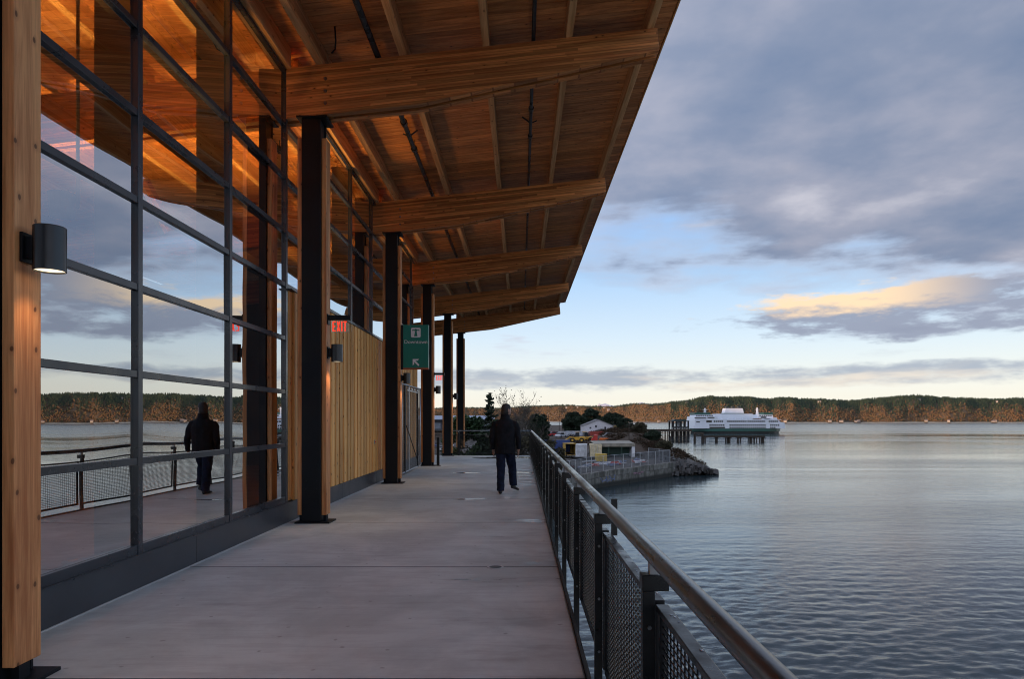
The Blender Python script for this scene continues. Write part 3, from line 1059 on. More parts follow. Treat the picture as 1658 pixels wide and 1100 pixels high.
# raindrops and film on the nearest top bars
M['drop'] = pbr('rain drops', (0.30, 0.33, 0.38), 0.04, 0, 0.05, 3, rvar=0.02)
wd = MB()
r_ = random.Random(4)
for i, y in enumerate(PY[:6]):
    for _ in range(26 if i < 2 else 10):
        yy = y + 0.06 + r_.random() * 1.38
        xx = XR + 0.006 + r_.random() * 0.034
        a, b, h = r_.uniform(0.002, 0.006), r_.uniform(0.003, 0.014), r_.uniform(0.001, 0.002)
        n = 8
        wd.rings([[(xx + a * s_ * math.cos(2 * math.pi * k / n), yy + b * s_ * math.sin(2 * math.pi * k / n), 0.8802 + h_) for k in range(n)] for s_, h_ in ((1, 0), (0.8, h * 0.8), (0.3, h))])
o = wd.build('raindrops', 'drop', None, smooth=True)
tag(o, 'rain drops beaded on the flat bars of the railing panels', 'raindrops', kind='stuff')

# ================================================================== water


def water_mat():
    m, q, b = newmat('grey blue sea water')
    t = q.node('ShaderNodeTexCoord').outputs['Object']
    b.inputs['Base Color'].default_value = (0.018, 0.032, 0.038, 1)
    b.inputs['IOR'].default_value = 1.345
    b.inputs['Specular IOR Level'].default_value = 0.5
    # wind lanes: smooth slicks and ruffled water in long streaks
    lane = q.noise(q.vm('MULTIPLY', t, (0.0045, 0.016, 1)), 1.0, 5, 0.55, 0.8)
    # open water beyond the lee of the spit is ruffled by the wind
    far_ = q.step(q.xyz(t)[1], 430.0, 760.0)
    ruf = q.m('ADD', q.m('MULTIPLY', q.step(lane, 0.36, 0.66), q.m('SUBTRACT', 1.0, q.m('MULTIPLY', far_, 0.5))), q.m('MULTIPLY', far_, 1.1))
    a = q.noise(q.vm('MULTIPLY', t, (0.8, 1.7, 1)), 1.0, 3, 0.55, 0.4)
    c = q.noise(q.vm('MULTIPLY', t, (3.0, 6.5, 1)), 1.0, 4, 0.62, 0.4)
    h = q.m('ADD', q.m('ADD', q.m('MULTIPLY', a, 0.25), q.m('MULTIPLY', q.noise(q.vm('MULTIPLY', t, (0.16, 0.36, 1)), 1.0, 2, 0.5), 0.8)), q.m('MULTIPLY', c, 0.11))
    q.put(b.inputs['Normal'], q.bump(h, q.step(ruf, 0, 1.6, 0.08, 0.62, False), 0.34))
    q.put(b.inputs['Roughness'], q.step(ruf, 0, 1.6, 0.005, 0.2, False))
    return m


def make_water():
    grow = lambda r_: 1.0045 + 0.0085 * min(1, max(0, (r_ - 50) / 350)) if r_ < 420 else 1.05
    rs = [6.0]
    while rs[-1] < 9000:
        rs.append(rs[-1] * grow(rs[-1]))
    rs = np.array(rs + [60000.0])
    an = np.concatenate([np.arange(-180, -8, 6.0), np.arange(-6, 76, 0.19), np.arange(76, 180, 6.0)])
    an = np.radians(an)
    A, Rr = np.meshgrid(an, rs)
    X, Y = np.sin(A) * Rr, np.cos(A) * Rr
    Z = np.zeros_like(X)
    r = np.random.RandomState(3)
    fade = np.clip(1 - (Rr - 60) / 340, 0, 1)
    fade = fade * np.clip((np.degrees(A) + 8) / 4, 0, 1) * np.clip((76 - np.degrees(A)) / 6, 0, 1)
    for i in range(64):
        lam = 0.29 * (7 ** r.rand() ** 1.2)
        th = math.radians(158 + r.randn() * 42)
        kx, ky = 2 * math.pi / lam * math.sin(th), 2 * math.pi / lam * math.cos(th)
        amp = 0.0046 * lam ** 0.80 / (1 + 0.02 * lam)
        sp = Rr * (0.0045 + 0.0085 * np.clip((Rr - 50) / 350, 0, 1))
        ok = np.clip(lam / sp / 6.0 - 0.4, 0, 1)
        ph = r.rand() * 6.28
        w = np.sin(kx * X + ky * Y + ph + 0.5 * np.sin(0.11 * X + 0.07 * Y + i))
        Z += amp * ok * fade * (1 - 2 * np.abs(w) ** 1.3 * 0.5 if i % 2 else w)
    Z *= 0.85 + 0.40 * np.sin(X * 0.043 + 1.3 * np.sin(Y * 0.031)) * np.sin(Y * 0.052 + 0.9 * np.sin(X * 0.027))
    Z -= Z.mean()
    nr, na = X.shape
    v = np.stack([X, Y, Z], -1).reshape(-1, 3)
    idx = np.arange(nr * na).reshape(nr, na)
    nxt = np.roll(idx, -1, 1)
    f = np.stack([idx[:-1], nxt[:-1], nxt[1:], idx[1:]], -1).reshape(-1, 4)
    return np_mesh('water', v, f, 'water', True)


def np_mesh(name, v, f, mat, smooth=False):
    me = bpy.data.meshes.new(name)
    v = np.asarray(v, np.float32)
    f = np.asarray(f, np.int32)
    k = f.shape[1]
    me.vertices.add(len(v))
    me.vertices.foreach_set('co', v.ravel())
    me.loops.add(f.size)
    me.loops.foreach_set('vertex_index', f.ravel())
    me.polygons.add(len(f))
    me.polygons.foreach_set('loop_start', np.arange(len(f), dtype=np.int32) * k)
    me.polygons.foreach_set('loop_total', np.full(len(f), k, np.int32))
    if smooth:
        me.polygons.foreach_set('use_smooth', np.ones(len(f), bool))
    me.update(calc_edges=True)
    me.validate()
    me.materials.append(M[mat] if isinstance(mat, str) else mat)
    return me


M['water'] = water_mat()
struct(link('water', make_water(), None, (0, 0, WATER)))

# ================================================================== far shore: hills, woods, houses


def interp(x, pts):
    return float(np.interp(x, [p[0] for p in pts], [p[1] for p in pts]))


AZ = np.arange(-24, 84, 0.3)


def px_of(az):
    return 843 + 1105 * math.tan(R(min(az, 55)))


RIDGE = [(300, 660), (700, 663), (790, 662), (880, 660), (930, 657), (985, 661), (1040, 657), (1080, 654), (1120, 649), (1170, 646), (1220, 645), (1270, 648), (1330, 651), (1390, 649), (1440, 646), (1500, 645), (1570, 646), (1620, 649), (1658, 650), (1900, 647), (3000, 645)]
SHORE = [(300, 3600), (880, 3500), (1000, 2900), (1080, 2450), (1300, 2350), (1658, 2400), (3000, 2500)]
PROF = [(0, 0.02), (0.03, 0.03), (0.16, 0.42), (0.3, 0.60), (0.6, 0.85), (1.0, 1.0), (1.3, 0.95)]


def hill(az, t):
    """point on the far shore: azimuth in degrees, t 0 at the beach .. 1 on the ridge"""
    p = px_of(az)
    ca = max(0.45, math.cos(R(az)))
    d0 = interp(p, SHORE) / ca
    dep = 520
    dd = d0 + dep * t + 25 * math.sin(az * 1.7) * (1 - t)
    top = (680 - interp(p, RIDGE)) / 1105 * (d0 + dep) * ca + 11.0
    top *= 1 + 0.05 * math.sin(az * 0.9) + 0.02 * math.sin(az * 2.1 + 1)
    wob = 1 + 0.16 * math.sin(az * 2.3 + t * 5) * min(1, t * 3) * (1 - t) + 0.08 * math.sin(az * 6.1 + 1)*(1 - t)
    z = top * interp(t, PROF) * wob
    return Vector((math.sin(R(az)) * dd, math.cos(R(az)) * dd, WATER + 0.6 + z))


ts = [0, 0.015, 0.03, 0.07, 0.12, 0.18, 0.26, 0.35, 0.5, 0.7, 0.85, 1.0, 1.3]
hv = [tuple(hill(a, t)) for a in AZ for t in ts]
nt = len(ts)
hf = [(i * nt + j, i * nt + j + 1, (i + 1) * nt + j + 1, (i + 1) * nt + j) for i in range(len(AZ) - 1) for j in range(nt - 1)]
M['hill'] = pbr('wooded hillside soil', (0.085, 0.055, 0.03), 0.9, 0, 0.35, 0.02)
struct(link('hills', np_mesh('hills', hv, hf, 'hill', True)))
bv = []
for a in AZ:
    p = hill(a, 0)
    dn = Vector((p.x, p.y, 0)).normalized()
    bv += [tuple(Vector((p.x, p.y, WATER + 0.9)) - dn * 10), tuple(Vector((p.x, p.y, WATER + 2.0)) + dn * 8)]
M['beach'] = pbr('pale beach sand', (0.20, 0.13, 0.08), 0.9, 0, 0.3, 0.05)
struct(link('beach', np_mesh('beach', bv, [(2 * i, 2 * i + 1, 2 * i + 3, 2 * i + 2) for i in range(len(AZ) - 1)], 'beach')))


def leafmat(name, cs, rough=0.7):
    m, q, b = newmat(name)
    at = q.node('ShaderNodeAttribute', attribute_name='tint')
    q.put(b.inputs['Base Color'], q.ramp(at.outputs['Fac'], [(i / (len(cs) - 1), c) for i, c in enumerate(cs)]))
    b.inputs['Roughness'].default_value = rough
    b.inputs['Specular IOR Level'].default_value = 0.2
    return m


def set_tint(me, vals):
    a = me.attributes.new('tint', 'FLOAT', 'POINT')
    a.data.foreach_set('value', np.asarray(vals, np.float32))


M['far_conifer'] = leafmat('far conifers', [(0.018, 0.030, 0.020), (0.030, 0.045, 0.026), (0.055, 0.070, 0.030)])
M['far_autumn'] = leafmat('far autumn trees', [(0.055, 0.048, 0.026), (0.085, 0.058, 0.030), (0.115, 0.066, 0.033), (0.10, 0.060, 0.033), (0.14, 0.078, 0.036), (0.085, 0.072, 0.034)])


def forest():
    r = np.random.RandomState(11)
    # unit shapes
    n = 6
    con_v, con_f = [], []
    for tier, (z0, z1, rad) in enumerate(((0.12, 0.62, 1.0), (0.42, 1.0, 0.66))):
        o = len(con_v)
        con_v += [(rad * math.cos(2 * math.pi * k / n + tier), rad * math.sin(2 * math.pi * k / n + tier), z0) for k in range(n)] + [(0, 0, z1)]
        con_f += [(o + k, o + (k + 1) % n, o + n) for k in range(n)]
    bm = bmesh.new()
    bmesh.ops.create_icosphere(bm, subdivisions=1, radius=1)
    bm.verts.ensure_lookup_table()
    dec_v = [tuple(v.co) for v in bm.verts]
    dec_f = [tuple(v.index for v in f.verts) for f in bm.faces]
    bm.free()
    dec_v = [(x, y, 0.55 + 0.5 * z) for x, y, z in dec_v]
    CV, CF, DV, DF = np.array(con_v), np.array(con_f), np.array(dec_v), np.array(dec_f)
    cpos, dpos = [], []
    for _ in range(46000):
        a = r.uniform(-14, 62) if r.rand() < 0.9 else r.uniform(-24, 84)
        t = r.rand() ** 1.15 * 1.02 + 0.03
        p = hill(a, t)
        patch = math.sin(a * 3.1 + 1.0) * 0.5 + math.sin(a * 1.13) * 0.4 + math.sin(a * 7.7 + t * 9) * 0.35
        pc = min(0.97, max(0.04, (t - 0.30) * 2.6 + 0.58 + 0.26 * patch))
        if p.x / max(p.y, 1) < 0.22:
            pc = min(0.97, max(0.02, (t - 0.72) * 3 + 0.35 + 0.2 * patch))
        if r.rand() < pc:
            cpos.append((*p, r.uniform(6, 15) if t < 0.8 else r.uniform(5, 14), r.uniform(1.8, 3.4), min(1, max(0, r.normal(0.42, 0.25))), r.uniform(0, 6)))
        else:
            dpos.append((*p, r.uniform(3.5, 8), r.uniform(1.8, 3.8), r.rand(), r.uniform(0, 6)))
    for nm, pos, V, F, mt, lab in (('conifer_wood', cpos, CV, CF, 'far_conifer', 'dark green conifer wood along the ridge of the far shore'), ('autumn_wood', dpos, DV, DF, 'far_autumn', 'orange brown autumn wood on the far shore bluff')):
        pos = np.array(pos)
        nv = len(V)
        c, s = np.cos(pos[:, 6])[:, None], np.sin(pos[:, 6])[:, None]
        jit = 1 + 0.28 * (r.rand(len(pos), nv) - 0.5)
        x = (V[None, :, 0] * c - V[None, :, 1] * s) * pos[:, 4:5] * jit + pos[:, 0:1]
        y = (V[None, :, 0] * s + V[None, :, 1] * c) * pos[:, 4:5] * jit + pos[:, 1:2]
        z = V[None, :, 2] * pos[:, 3:4] * (1 + 0.15 * (jit - 1)) + pos[:, 2:3] - 1.0
        v = np.stack([x, y, z], -1).reshape(-1, 3)
        f = (F[None] + (np.arange(len(pos)) * nv)[:, None, None]).reshape(-1, 3)
        me = np_mesh(nm, v, f, mt)
        set_tint(me, np.repeat(pos[:, 5], nv))
        tag(link(nm, me), lab, 'woodland', kind='stuff')


forest()
M['house_wall'] = pbr('pale far house wall', (0.30, 0.26, 0.22), 0.6, 0, 0.1)
M['house_roof'] = pbr('grey brown far roof', (0.16, 0.13, 0.12), 0.8, 0, 0.2)
rh = random.Random(5)
for i in range(26):
    a = rh.choice([rh.uniform(9, 15), rh.uniform(3, 8), rh.uniform(19, 36), rh.uniform(19, 36)])
    up = rh.random() < 0.45
    t = rh.uniform(0.3, 0.6) if up else rh.uniform(0.012, 0.03)
    p = hill(a, t)
    w, dd, h = rh.uniform(7, 15), 9, rh.uniform(2.5, 4.5)
    hs = thing('shore_house', 'tiny pale house standing between trees high on the far bluff' if up else 'tiny pale house standing along the beach of the far shore', 'house', (p.x, p.y, p.z + (4 if up else 0.5)), R(-a + rh.uniform(-20, 20)), 'houses on the far bluff' if up else 'houses along the far beach')
    MB().box(-w / 2, w / 2, -dd / 2, dd / 2, -4, h).build('wall', 'house_wall', hs, local=True)
    MB().prism([(-dd / 2 - 0.6, h), (dd / 2 + 0.6, h), (0, h + 3)], 0, -w / 2 - 0.6, w / 2 + 0.6).build('roof', 'house_roof', hs, local=True)
# snowy mountains very far off
mv, mf = [], []
rm = np.random.RandomState(2)
D = 42000
for i in range(120):
    px = 600 + i * 7
    e = interp(px, [(600, 0.2), (900, 3), (950, 10), (985, 15), (1010, 8), (1045, 16), (1075, 11), (1120, 4), (1440, 0.2)]) + rm.randn() * 1.0 + 11.5
    x = (px - 843) / 1105 * D
    mv += [(x, D, -200), (x, D, e / 1105 * D * 0.72), (x + rm.randn() * 120, D + 900, e / 1105 * (D + 900)), (x, D + 3000, -200)]
for i in range(119):
    for j in range(3):
        mf.append((i * 4 + j, i * 4 + j + 1, i * 4 + j + 5, i * 4 + j + 4))
M['snow'] = pbr('far snowfields', (0.62, 0.55, 0.55), 0.9, 0, 0.25, 0.0006)
struct(link('mountains', np_mesh('mountains', mv, mf, 'snow')))
# wooded bluff behind the terminal (out of view) that keeps the near shore in shade
bl = []
u = Vector((sdir.x, sdir.y, 0)).normalized()
w_ = Vector((-u.y, u.x, 0)) * -1
nb = 40
for i in range(nb + 1):
    s_ = -900 + 1900 * i / nb
    for dd, hh in ((330, 0), (400, 0.7), (470, 1.0), (620, 1.0), (900, 0.9)):
        q_ = u * dd + w_ * s_
        hgt = (92 + 8 * math.sin(i * 0.7)) * hh * min(1, (nb - i) / 4 + 0.02, i / 4 + 0.02)
        bl.append((q_.x, q_.y, WATER + 1.5 + hgt))
struct(link('bluff', np_mesh('bluff', bl, [(i * 5 + j, i * 5 + j + 1, (i + 1) * 5 + j + 1, (i + 1) * 5 + j) for i in range(nb) for j in range(4)], 'hill')))

# ================================================================== the near spit of land
GY = WATER + 2.55                    # yard level


def ground_z(x, y):
    z = GY + 0.0
    z += interp(y, [(150, 0), (185, 2.2), (240, 4.0), (420, 4.0)])
    # bramble bank on the seaward side
    z += 3.4 * math.exp(-((x - interp(y, [(150, 27), (250, 39)])) / 8.5) ** 2) * interp(y, [(148, 0), (168, 1), (215, 0.8), (270, 0)])
    if x < -8:
        z = min(z, GY + 0.4 + max(0, (-8 - x - 6)) * 0.0) if y < 250 else z
    return z


def land_z(x, y):
    z = ground_z(x, y)
    s_ = interp(y, SHX) - x
    return min(z, WATER - 0.8 + s_ * 0.55) if y > 137 and s_ < 14 else z


SHX = [(60, -2.0), (97, 6.5), (110, 12.0), (116, 16.5), (134, 30.0), (137, 36.0), (150, 43), (200, 50), (330, 60), (450, 66), (560, 50), (640, 10)]
gv, gf = [], []
GYS = [34, 60, 97, 105, 110, 116, 122, 128, 134, 137, 142, 150, 156, 162, 168, 175, 185, 195, 205, 220, 240, 260, 300, 380, 450, 520, 600, 640]
NU = 46
for y in GYS:
    xe = interp(y, SHX)
    for k in range(NU):
        if k < 8:
            x = -600 + (xe + 600 - 68) * k / 8
        else:
            x = xe - 68 * (1 - (k - 8) / (NU - 9)) ** 1.0
        s_ = (xe - x)
        z = ground_z(x, y) + 0.12 * math.sin(x * 1.3 + y * 0.7) + 0.1 * math.sin(x * 0.4 - y * 1.1)
        if y > 137:
            z = min(z, WATER - 0.8 + s_ * 0.55) if s_ < 14 else z
        else:
            z = z if s_ > 0.3 else z - 0.2
        gv.append((x, y, z))
for i in range(len(GYS) - 1):
    for k in range(NU - 1):
        a = i * NU + k
        gf.append((a, a + 1, a + NU + 1, a + NU))
# skirt down into the water
nb0 = len(gv)
for i, y in enumerate(GYS):
    x, yy, z = gv[i * NU + NU - 1]
    gv.append((x + 0.1, yy, WATER - 2))
for i in range(len(GYS) - 1):
    gf.append((i * NU + NU - 1, nb0 + i, nb0 + i + 1, (i + 1) * NU + NU - 1))


def land_mat():
    m, q, b = newmat('yard gravel and brambles')
    t = q.node('ShaderNodeTexCoord').outputs['Object']
    n = q.noise(t, 0.35, 7, 0.65)
    n2 = q.noise(t, 2.2, 5, 0.6)
    c = q.mix(q.step(n, 0.38, 0.62), (0.05, 0.047, 0.044), (0.10, 0.092, 0.083))
    veg = q.mix(n2, (0.025, 0.018, 0.010), (0.06, 0.036, 0.02))
    x, y, z = q.xyz(t)
    c = q.mix(q.step(z, GY + 0.9, GY + 1.6), c, veg)
    q.put(b.inputs['Base Color'], c)
    b.inputs['Roughness'].default_value = 0.9
    q.put(b.inputs['Normal'], q.bump(n2, 0.8, 0.3))
    return m


M['land'] = land_mat()
struct(link('ground', np_mesh('ground', gv, gf, 'land', True)))

# ---- seawall of concrete blocks
sw_mat, q, b = newmat('stained seawall concrete')
t, r0 = coords(q)
n = q.noise(q.vm('MULTIPLY', t, (0.9, 0.9, 0.35)), 1.0, 7, 0.65)
n2 = q.noise(t, 2.5, 5, 0.6)
c = q.mix(q.step(n, 0.36, 0.64), (0.06, 0.058, 0.05), (0.20, 0.192, 0.172))
c = q.mix(q.m('MULTIPLY', q.step(n2, 0.52, 0.68), 0.7), c, (0.07, 0.065, 0.03))
x, y, z = q.xyz(q.node('ShaderNodeTexCoord').outputs['Object'])
c = q.mix(q.step(z, WATER + 1.0, WATER + 0.5), c, (0.018, 0.018, 0.014))
q.put(b.inputs['Base Color'], c)
b.inputs['Roughness'].default_value = 0.85
M['seawall'] = sw_mat
swp = [(60, -1.7), (97, 6.6), (110, 12.15), (116, 16.7), (134, 30.1)]
sw = thing('seawall', 'stained concrete seawall with graffiti below the chain link fence', 'wall', (16, 116, WATER))
tot = [(Vector((x0, y0, 0)), Vector((x1, y1, 0))) for (y0, x0), (y1, x1) in zip(swp[:-1], swp[1:])]
rw = random.Random(9)
for a, c_ in tot:
    L = (c_ - a).length
    nn = max(1, int(L / 3.0))
    an = math.atan2(c_.y - a.y, c_.x - a.x)
    for i in range(nn):
        p = a.lerp(c_, (i + 0.5) / nn)
        for row, (z0, z1) in enumerate(((-1.5, 1.62), (1.65, 2.62 + rw.uniform(-0.12, 0.1)))):
            MB().box(-L / nn / 2 + 0.02, L / nn / 2 - 0.02, -0.35 + 0.08 * row + rw.uniform(-0.03, 0.03), 0.5, WATER + z0, WATER + z1).build('concrete_block', 'seawall', sw, (p.x, p.y, 0), (0, 0, an), bevel=0.04)
# graffiti strokes on the wall face
gm = flat('faded blue spray paint', (0.10, 0.17, 0.38), 0.7)
gm2 = flat('faded pink spray paint', (0.36, 0.20, 0.26), 0.7)
a, c_ = tot[2]
a2, c2 = tot[3]


def scrawl(p, q_, s0, z0, n, m, seed, w, hgt, off=0.5):
    dirv = (q_ - p).normalized()
    nrm = Vector((dirv.y, -dirv.x, 0))
    rr = random.Random(seed)
    bb = MB()
    for k in range(n):
        c0 = p + dirv * (s0 + w * k / n) + nrm * off + Vector((0, 0, z0))
        pts = [c0 + dirv * rr.uniform(-0.4, 0.6) * w / n * 2 + Vector((0, 0, rr.uniform(0, hgt))) for _ in range(4)]
        bb.path(pts, 0.06, 4)
    o = bb.build('graffiti', m, sw)
    return o


scrawl(a, c_, 1.2, WATER + 0.75, 7, gm, 3, 4.4, 1.0, 0.36)
scrawl(a2, c2, 5.0, WATER + 1.2, 5, gm2, 6, 3.4, 0.6, 0.36)

# ---- riprap at the point
rk = random.Random(21)
rb = MB()
for i in range(620):
    u_ = rk.random()
    x = 29.5 + 9.6 * u_ ** 0.9 + rk.uniform(-0.5, 0.5)
    y = 134.2 + u_ * 4.0 + rk.uniform(-1.6, 10.0 * (1 - 0.4 * u_))
    top = (3.3 - 2.9 * u_) * min(1, max(0.1, (y - 132.6) / 3.2))
    z = WATER + top * rk.uniform(0.45, 1.0)
    s_ = rk.uniform(0.25, 0.62)
    eu = Euler((rk.uniform(0, 3), rk.uniform(0, 3), rk.uniform(0, 3))).to_matrix()
    vs_ = [Vector((x, y, z)) + eu @ Vector((a_ * s_ * rk.uniform(0.6, 1.2), b_ * s_ * rk.uniform(0.5, 1.0), c0 * s_ * rk.uniform(0.5, 0.95))) for a_ in (-1, 1) for b_ in (-1, 1) for c0 in (-1, 1)]
    rb.add(vs_, [(0, 1, 3, 2), (4, 6, 7, 5), (0, 4, 5, 1), (2, 3, 7, 6), (0, 2, 6, 4), (1, 5, 7, 3)])
M['rock'] = pbr('wet dark riprap rock', (0.034, 0.031, 0.029), 0.55, 0, 0.5, 1.2, 0.4, 6)
tag(rb.build('riprap', 'rock'), 'dark riprap boulders tumbling into the water at the point', 'rocks', kind='stuff')

# ---- leaf scatter for brambles


def leaf_cloud(centers, radii, n, size, seed, flat_=0.5):
    """n leaf quads through a set of blobs: arrays of verts, faces, tint"""
    r = np.random.RandomState(seed)
    C, Ra = np.array(centers, float), np.array(radii, float)
    if Ra.ndim == 1:
        Ra = np.repeat(Ra[:, None], 3, 1)
    wgt = Ra.prod(1) ** 0.7
    k = r.choice(len(C), n, p=wgt / wgt.sum())
    d_ = r.normal(size=(n, 3))
    d_ /= np.linalg.norm(d_, axis=1)[:, None]
    rad = r.rand(n) ** 0.45
    p = C[k] + d_ * rad[:, None] * Ra[k]
    a = r.normal(size=(n, 3))
    a[:, 2] *= flat_
    a /= np.linalg.norm(a, axis=1)[:, None]
    b = np.cross(a, r.normal(size=(n, 3)))
    b /= np.linalg.norm(b, axis=1)[:, None] + 1e-9
    s_ = (size * r.uniform(0.6, 1.35, n))[:, None]
    v = np.stack([p - a * s_, p + b * s_ * 0.55, p + a * s_, p - b * s_ * 0.55], 1).reshape(-1, 3)
    f = np.arange(n * 4).reshape(n, 4)
    tint = np.clip(r.normal(0.5, 0.22, n), 0, 1)
    return v, f, np.repeat(tint, 4)


def leaf_obj(name, mat, cl, parent=None, loc=(0, 0, 0), local=True):
    me = np_mesh(name, cl[0], cl[1], mat)
    set_tint(me, cl[2])
    return link(name, me, parent, loc, None, 0, local)


M['bramble'] = leafmat('brown bramble leaves', [(0.012, 0.012, 0.008), (0.032, 0.020, 0.012), (0.050, 0.030, 0.016), (0.022, 0.028, 0.013)], 0.9)
M['evergreen'] = leafmat('dark evergreen leaves', [(0.012, 0.028, 0.012), (0.030, 0.062, 0.024), (0.060, 0.10, 0.038)], 0.55)
M['dark_ever'] = leafmat('very dark evergreen leaves', [(0.008, 0.014, 0.010), (0.018, 0.030, 0.018), (0.034, 0.050, 0.024)], 0.7)
M['olive'] = leafmat('dull olive shrub leaves', [(0.030, 0.028, 0.018), (0.055, 0.050, 0.030), (0.085, 0.078, 0.045)], 0.8)
M['bark'] = pbr('grey brown bark', (0.06, 0.05, 0.042), 0.9, 0, 0.3, 6)
cs, rs_ = [], []
r = random.Random(31)
for i in range(260):
    y = r.uniform(146, 262)
    x = interp(y, [(150, 27), (250, 39)]) + r.gauss(0, 8)
    cs.append((x, y, land_z(x, y) + 0.1))
    rs_.append((r.uniform(1, 2.2), r.uniform(1, 2.2), r.uniform(0.5, 1.1)))
for i in range(30):
    x, y = r.uniform(-2, 9), r.uniform(100, 128)
    if x < interp(y, SHX) - 2:
        cs.append((x, y, ground_z(x, y) + 0.3))
        rs_.append((1.2, 1.2, 0.9))
o = leaf_obj('brambles', 'bramble', leaf_cloud(cs, rs_, 100000, 0.15, 8))
tag(o, 'brown bramble thicket covering the bank behind the fence', 'brambles', kind='stuff')


# ================================================================== trees
def tree(name, label, loc, h, crown, leaf, n, mat, seed, trunk_r=0.16, spread=1.0, bare=False, group=None):
    """crown: function(r) -> list of (centre, radius) blobs in local space"""
    r = random.Random(seed)
    root = thing(name, label, 'tree', loc, 0, group)
    tb = MB()
    tips = []

    def limb(p, dvec, L, rad, lev):
        pts, rads = [p], [rad]
        cur, dd = p.copy(), dvec.copy()
        seg = 4
        for i in range(seg):
            dd = (dd + Vector((r.gauss(0, 0.12), r.gauss(0, 0.12), r.gauss(0.05, 0.06)))).normalized()
            cur = cur + dd * L / seg
            pts.append(cur.copy())
            rads.append(rad * (1 - 0.72 * (i + 1) / seg))
        tb.path(pts, rads, 6 if lev == 0 else 4, False)
        if lev < (3 if bare else 2):
            kids = ((13 if bare else 7) if lev == 0 else (8 if bare else 3))
            for _ in range(kids):
                j = r.randint(2 if lev == 0 else 1, seg)
                w = r.uniform(0, 6.28)
                up = r.uniform(0.35, 0.95)
                nd = (dd * 0.5 + Vector((math.cos(w) * spread, math.sin(w) * spread, up))).normalized()
                limb(pts[j], nd, L * (r.uniform(0.36, 0.56) if bare else r.uniform(0.13, 0.24)), max(0.020 if bare else 0.02, rads[j] * 0.66), lev + 1)
        else:
            tips.append(cur.copy())

    limb(Vector((0, 0, -0.3)), Vector((0, 0, 1)), h * (0.60 if bare else 0.8), trunk_r, 0)
    tb.build('trunk', 'bark', root, local=True, smooth=True)
    if bare:
        cs = [tuple(t_) for t_ in tips]
        ra = [0.5] * len(cs)
    else:
        bl_ = crown(r)
        cs, ra = [c0 for c0, _ in bl_], [q0 for _, q0 in bl_]
    if n:
        leaf_obj('crown', mat, leaf_cloud(cs, ra, n, leaf, seed), root)
    return root


def bushy(h, rad, z0, nb_=26, br=0.75):
    def f(r):
        out_ = []
        for _ in range(nb_):
            w, t_ = r.uniform(0, 6.28), r.random()
            rr = rad * math.sin(math.pi * (0.15 + 0.8 * t_)) ** 0.6 * r.uniform(0.45, 1.0)
            out_.append(((rr * math.cos(w), rr * math.sin(w), z0 + (h - z0) * t_), (br * r.uniform(0.6, 1.1),) * 2 + (br * r.uniform(0.4, 0.7),)))
        return out_
    return f


def conical(h, rad, z0, nb_=40):
    def f(r):
        out_ = []
        for i in range(nb_):
            t_ = (i + 0.5) / nb_
            w = i * 2.4 + r.uniform(-0.3, 0.3)
            rr = rad * (1 - t_) * r.uniform(0.35, 1.0)
            s_ = 0.16 + 0.30 * (1 - t_)
            out_.append(((rr * math.cos(w), rr * math.sin(w), z0 + (h - z0) * t_), (s_ * 1.25, s_ * 1.25, s_ * 0.45)))
        return out_
    return f


lowz = GY
tree('evergreen_tree', 'broad dark green tree rising beyond the far railing left of the man', (-4.1, 52, lowz), 8.6, bushy(8.4, 2.1, 0.6, 60, 0.8), 0.14, 16000, 'evergreen', 2, 0.15)
tree('fir_tree', 'slim young evergreen with loose tiered branches beside the man', (-2.25, 50, lowz), 10.3, conical(10.4, 1.7, 3.5, 56), 0.15, 3200, 'dark_ever', 3, 0.09, 1.2)
tree('bare_tree', 'bare twiggy tree with few leaves right of the man', (-0.75, 76, lowz), 11.0, None, 0.085, 900, 'olive', 15, 0.13, 0.8, True)
tree('bare_tree', 'taller bare spreading tree behind the railing corner', (1.0, 78, lowz), 12.0, None, 0.09, 1300, 'olive', 12, 0.17, 0.85, True)
tree('round_tree', 'dark rounded tree just left of the railing corner', (2.45, 100, lowz), 8.9, bushy(8.9, 1.7, 1.0, 46, 0.85), 0.17, 10000, 'dark_ever', 6, 0.2)
tree('shrub_tree', 'dull olive shrub filling the gap behind the far railing', (-0.5, 60, lowz), 7.2, bushy(7.0, 2.3, 0.5, 50, 0.9), 0.14, 9000, 'olive', 8, 0.12)
tree('shrub_tree', 'low grey brown shrub behind the railing corner', (3.3, 84, lowz), 5.8, bushy(5.8, 2.6, 0.3, 46, 0.9), 0.16, 8000, 'olive', 9, 0.12)
zy = ground_z(20, 265)
tree('cypress_tree', 'dense dark evergreen left of the white gabled house', P(931, 701, 258) + Vector((0, 0, -0.3)), 7.6, bushy(7.4, 4.4, 0.5, 80, 1.6), 0.30, 20000, 'dark_ever', 41, 0.3)
tree('cypress_tree', 'dense dark evergreen behind the ridge of the white gabled house', P(957, 701, 272) + Vector((0, 0, -0.3)), 9.2, bushy(9.0, 5.0, 0.5, 90, 1.7), 0.30, 24000, 'dark_ever', 43, 0.3)
tree('cypress_tree', 'dense dark evergreen right of the white gabled house', P(993, 701, 262) + Vector((0, 0, -0.3)), 7.4, bushy(7.2, 5.2, 0.4, 90, 1.7), 0.30, 22000, 'dark_ever', 45, 0.3)
tree('cypress_tree', 'dark tree at the left edge of the yard', P(872, 716, 180) + Vector((0, 0, -0.4)), 7.6, bushy(7.6, 2.8, 0.6, 50, 1.1), 0.26, 9000, 'dark_ever', 47, 0.3)

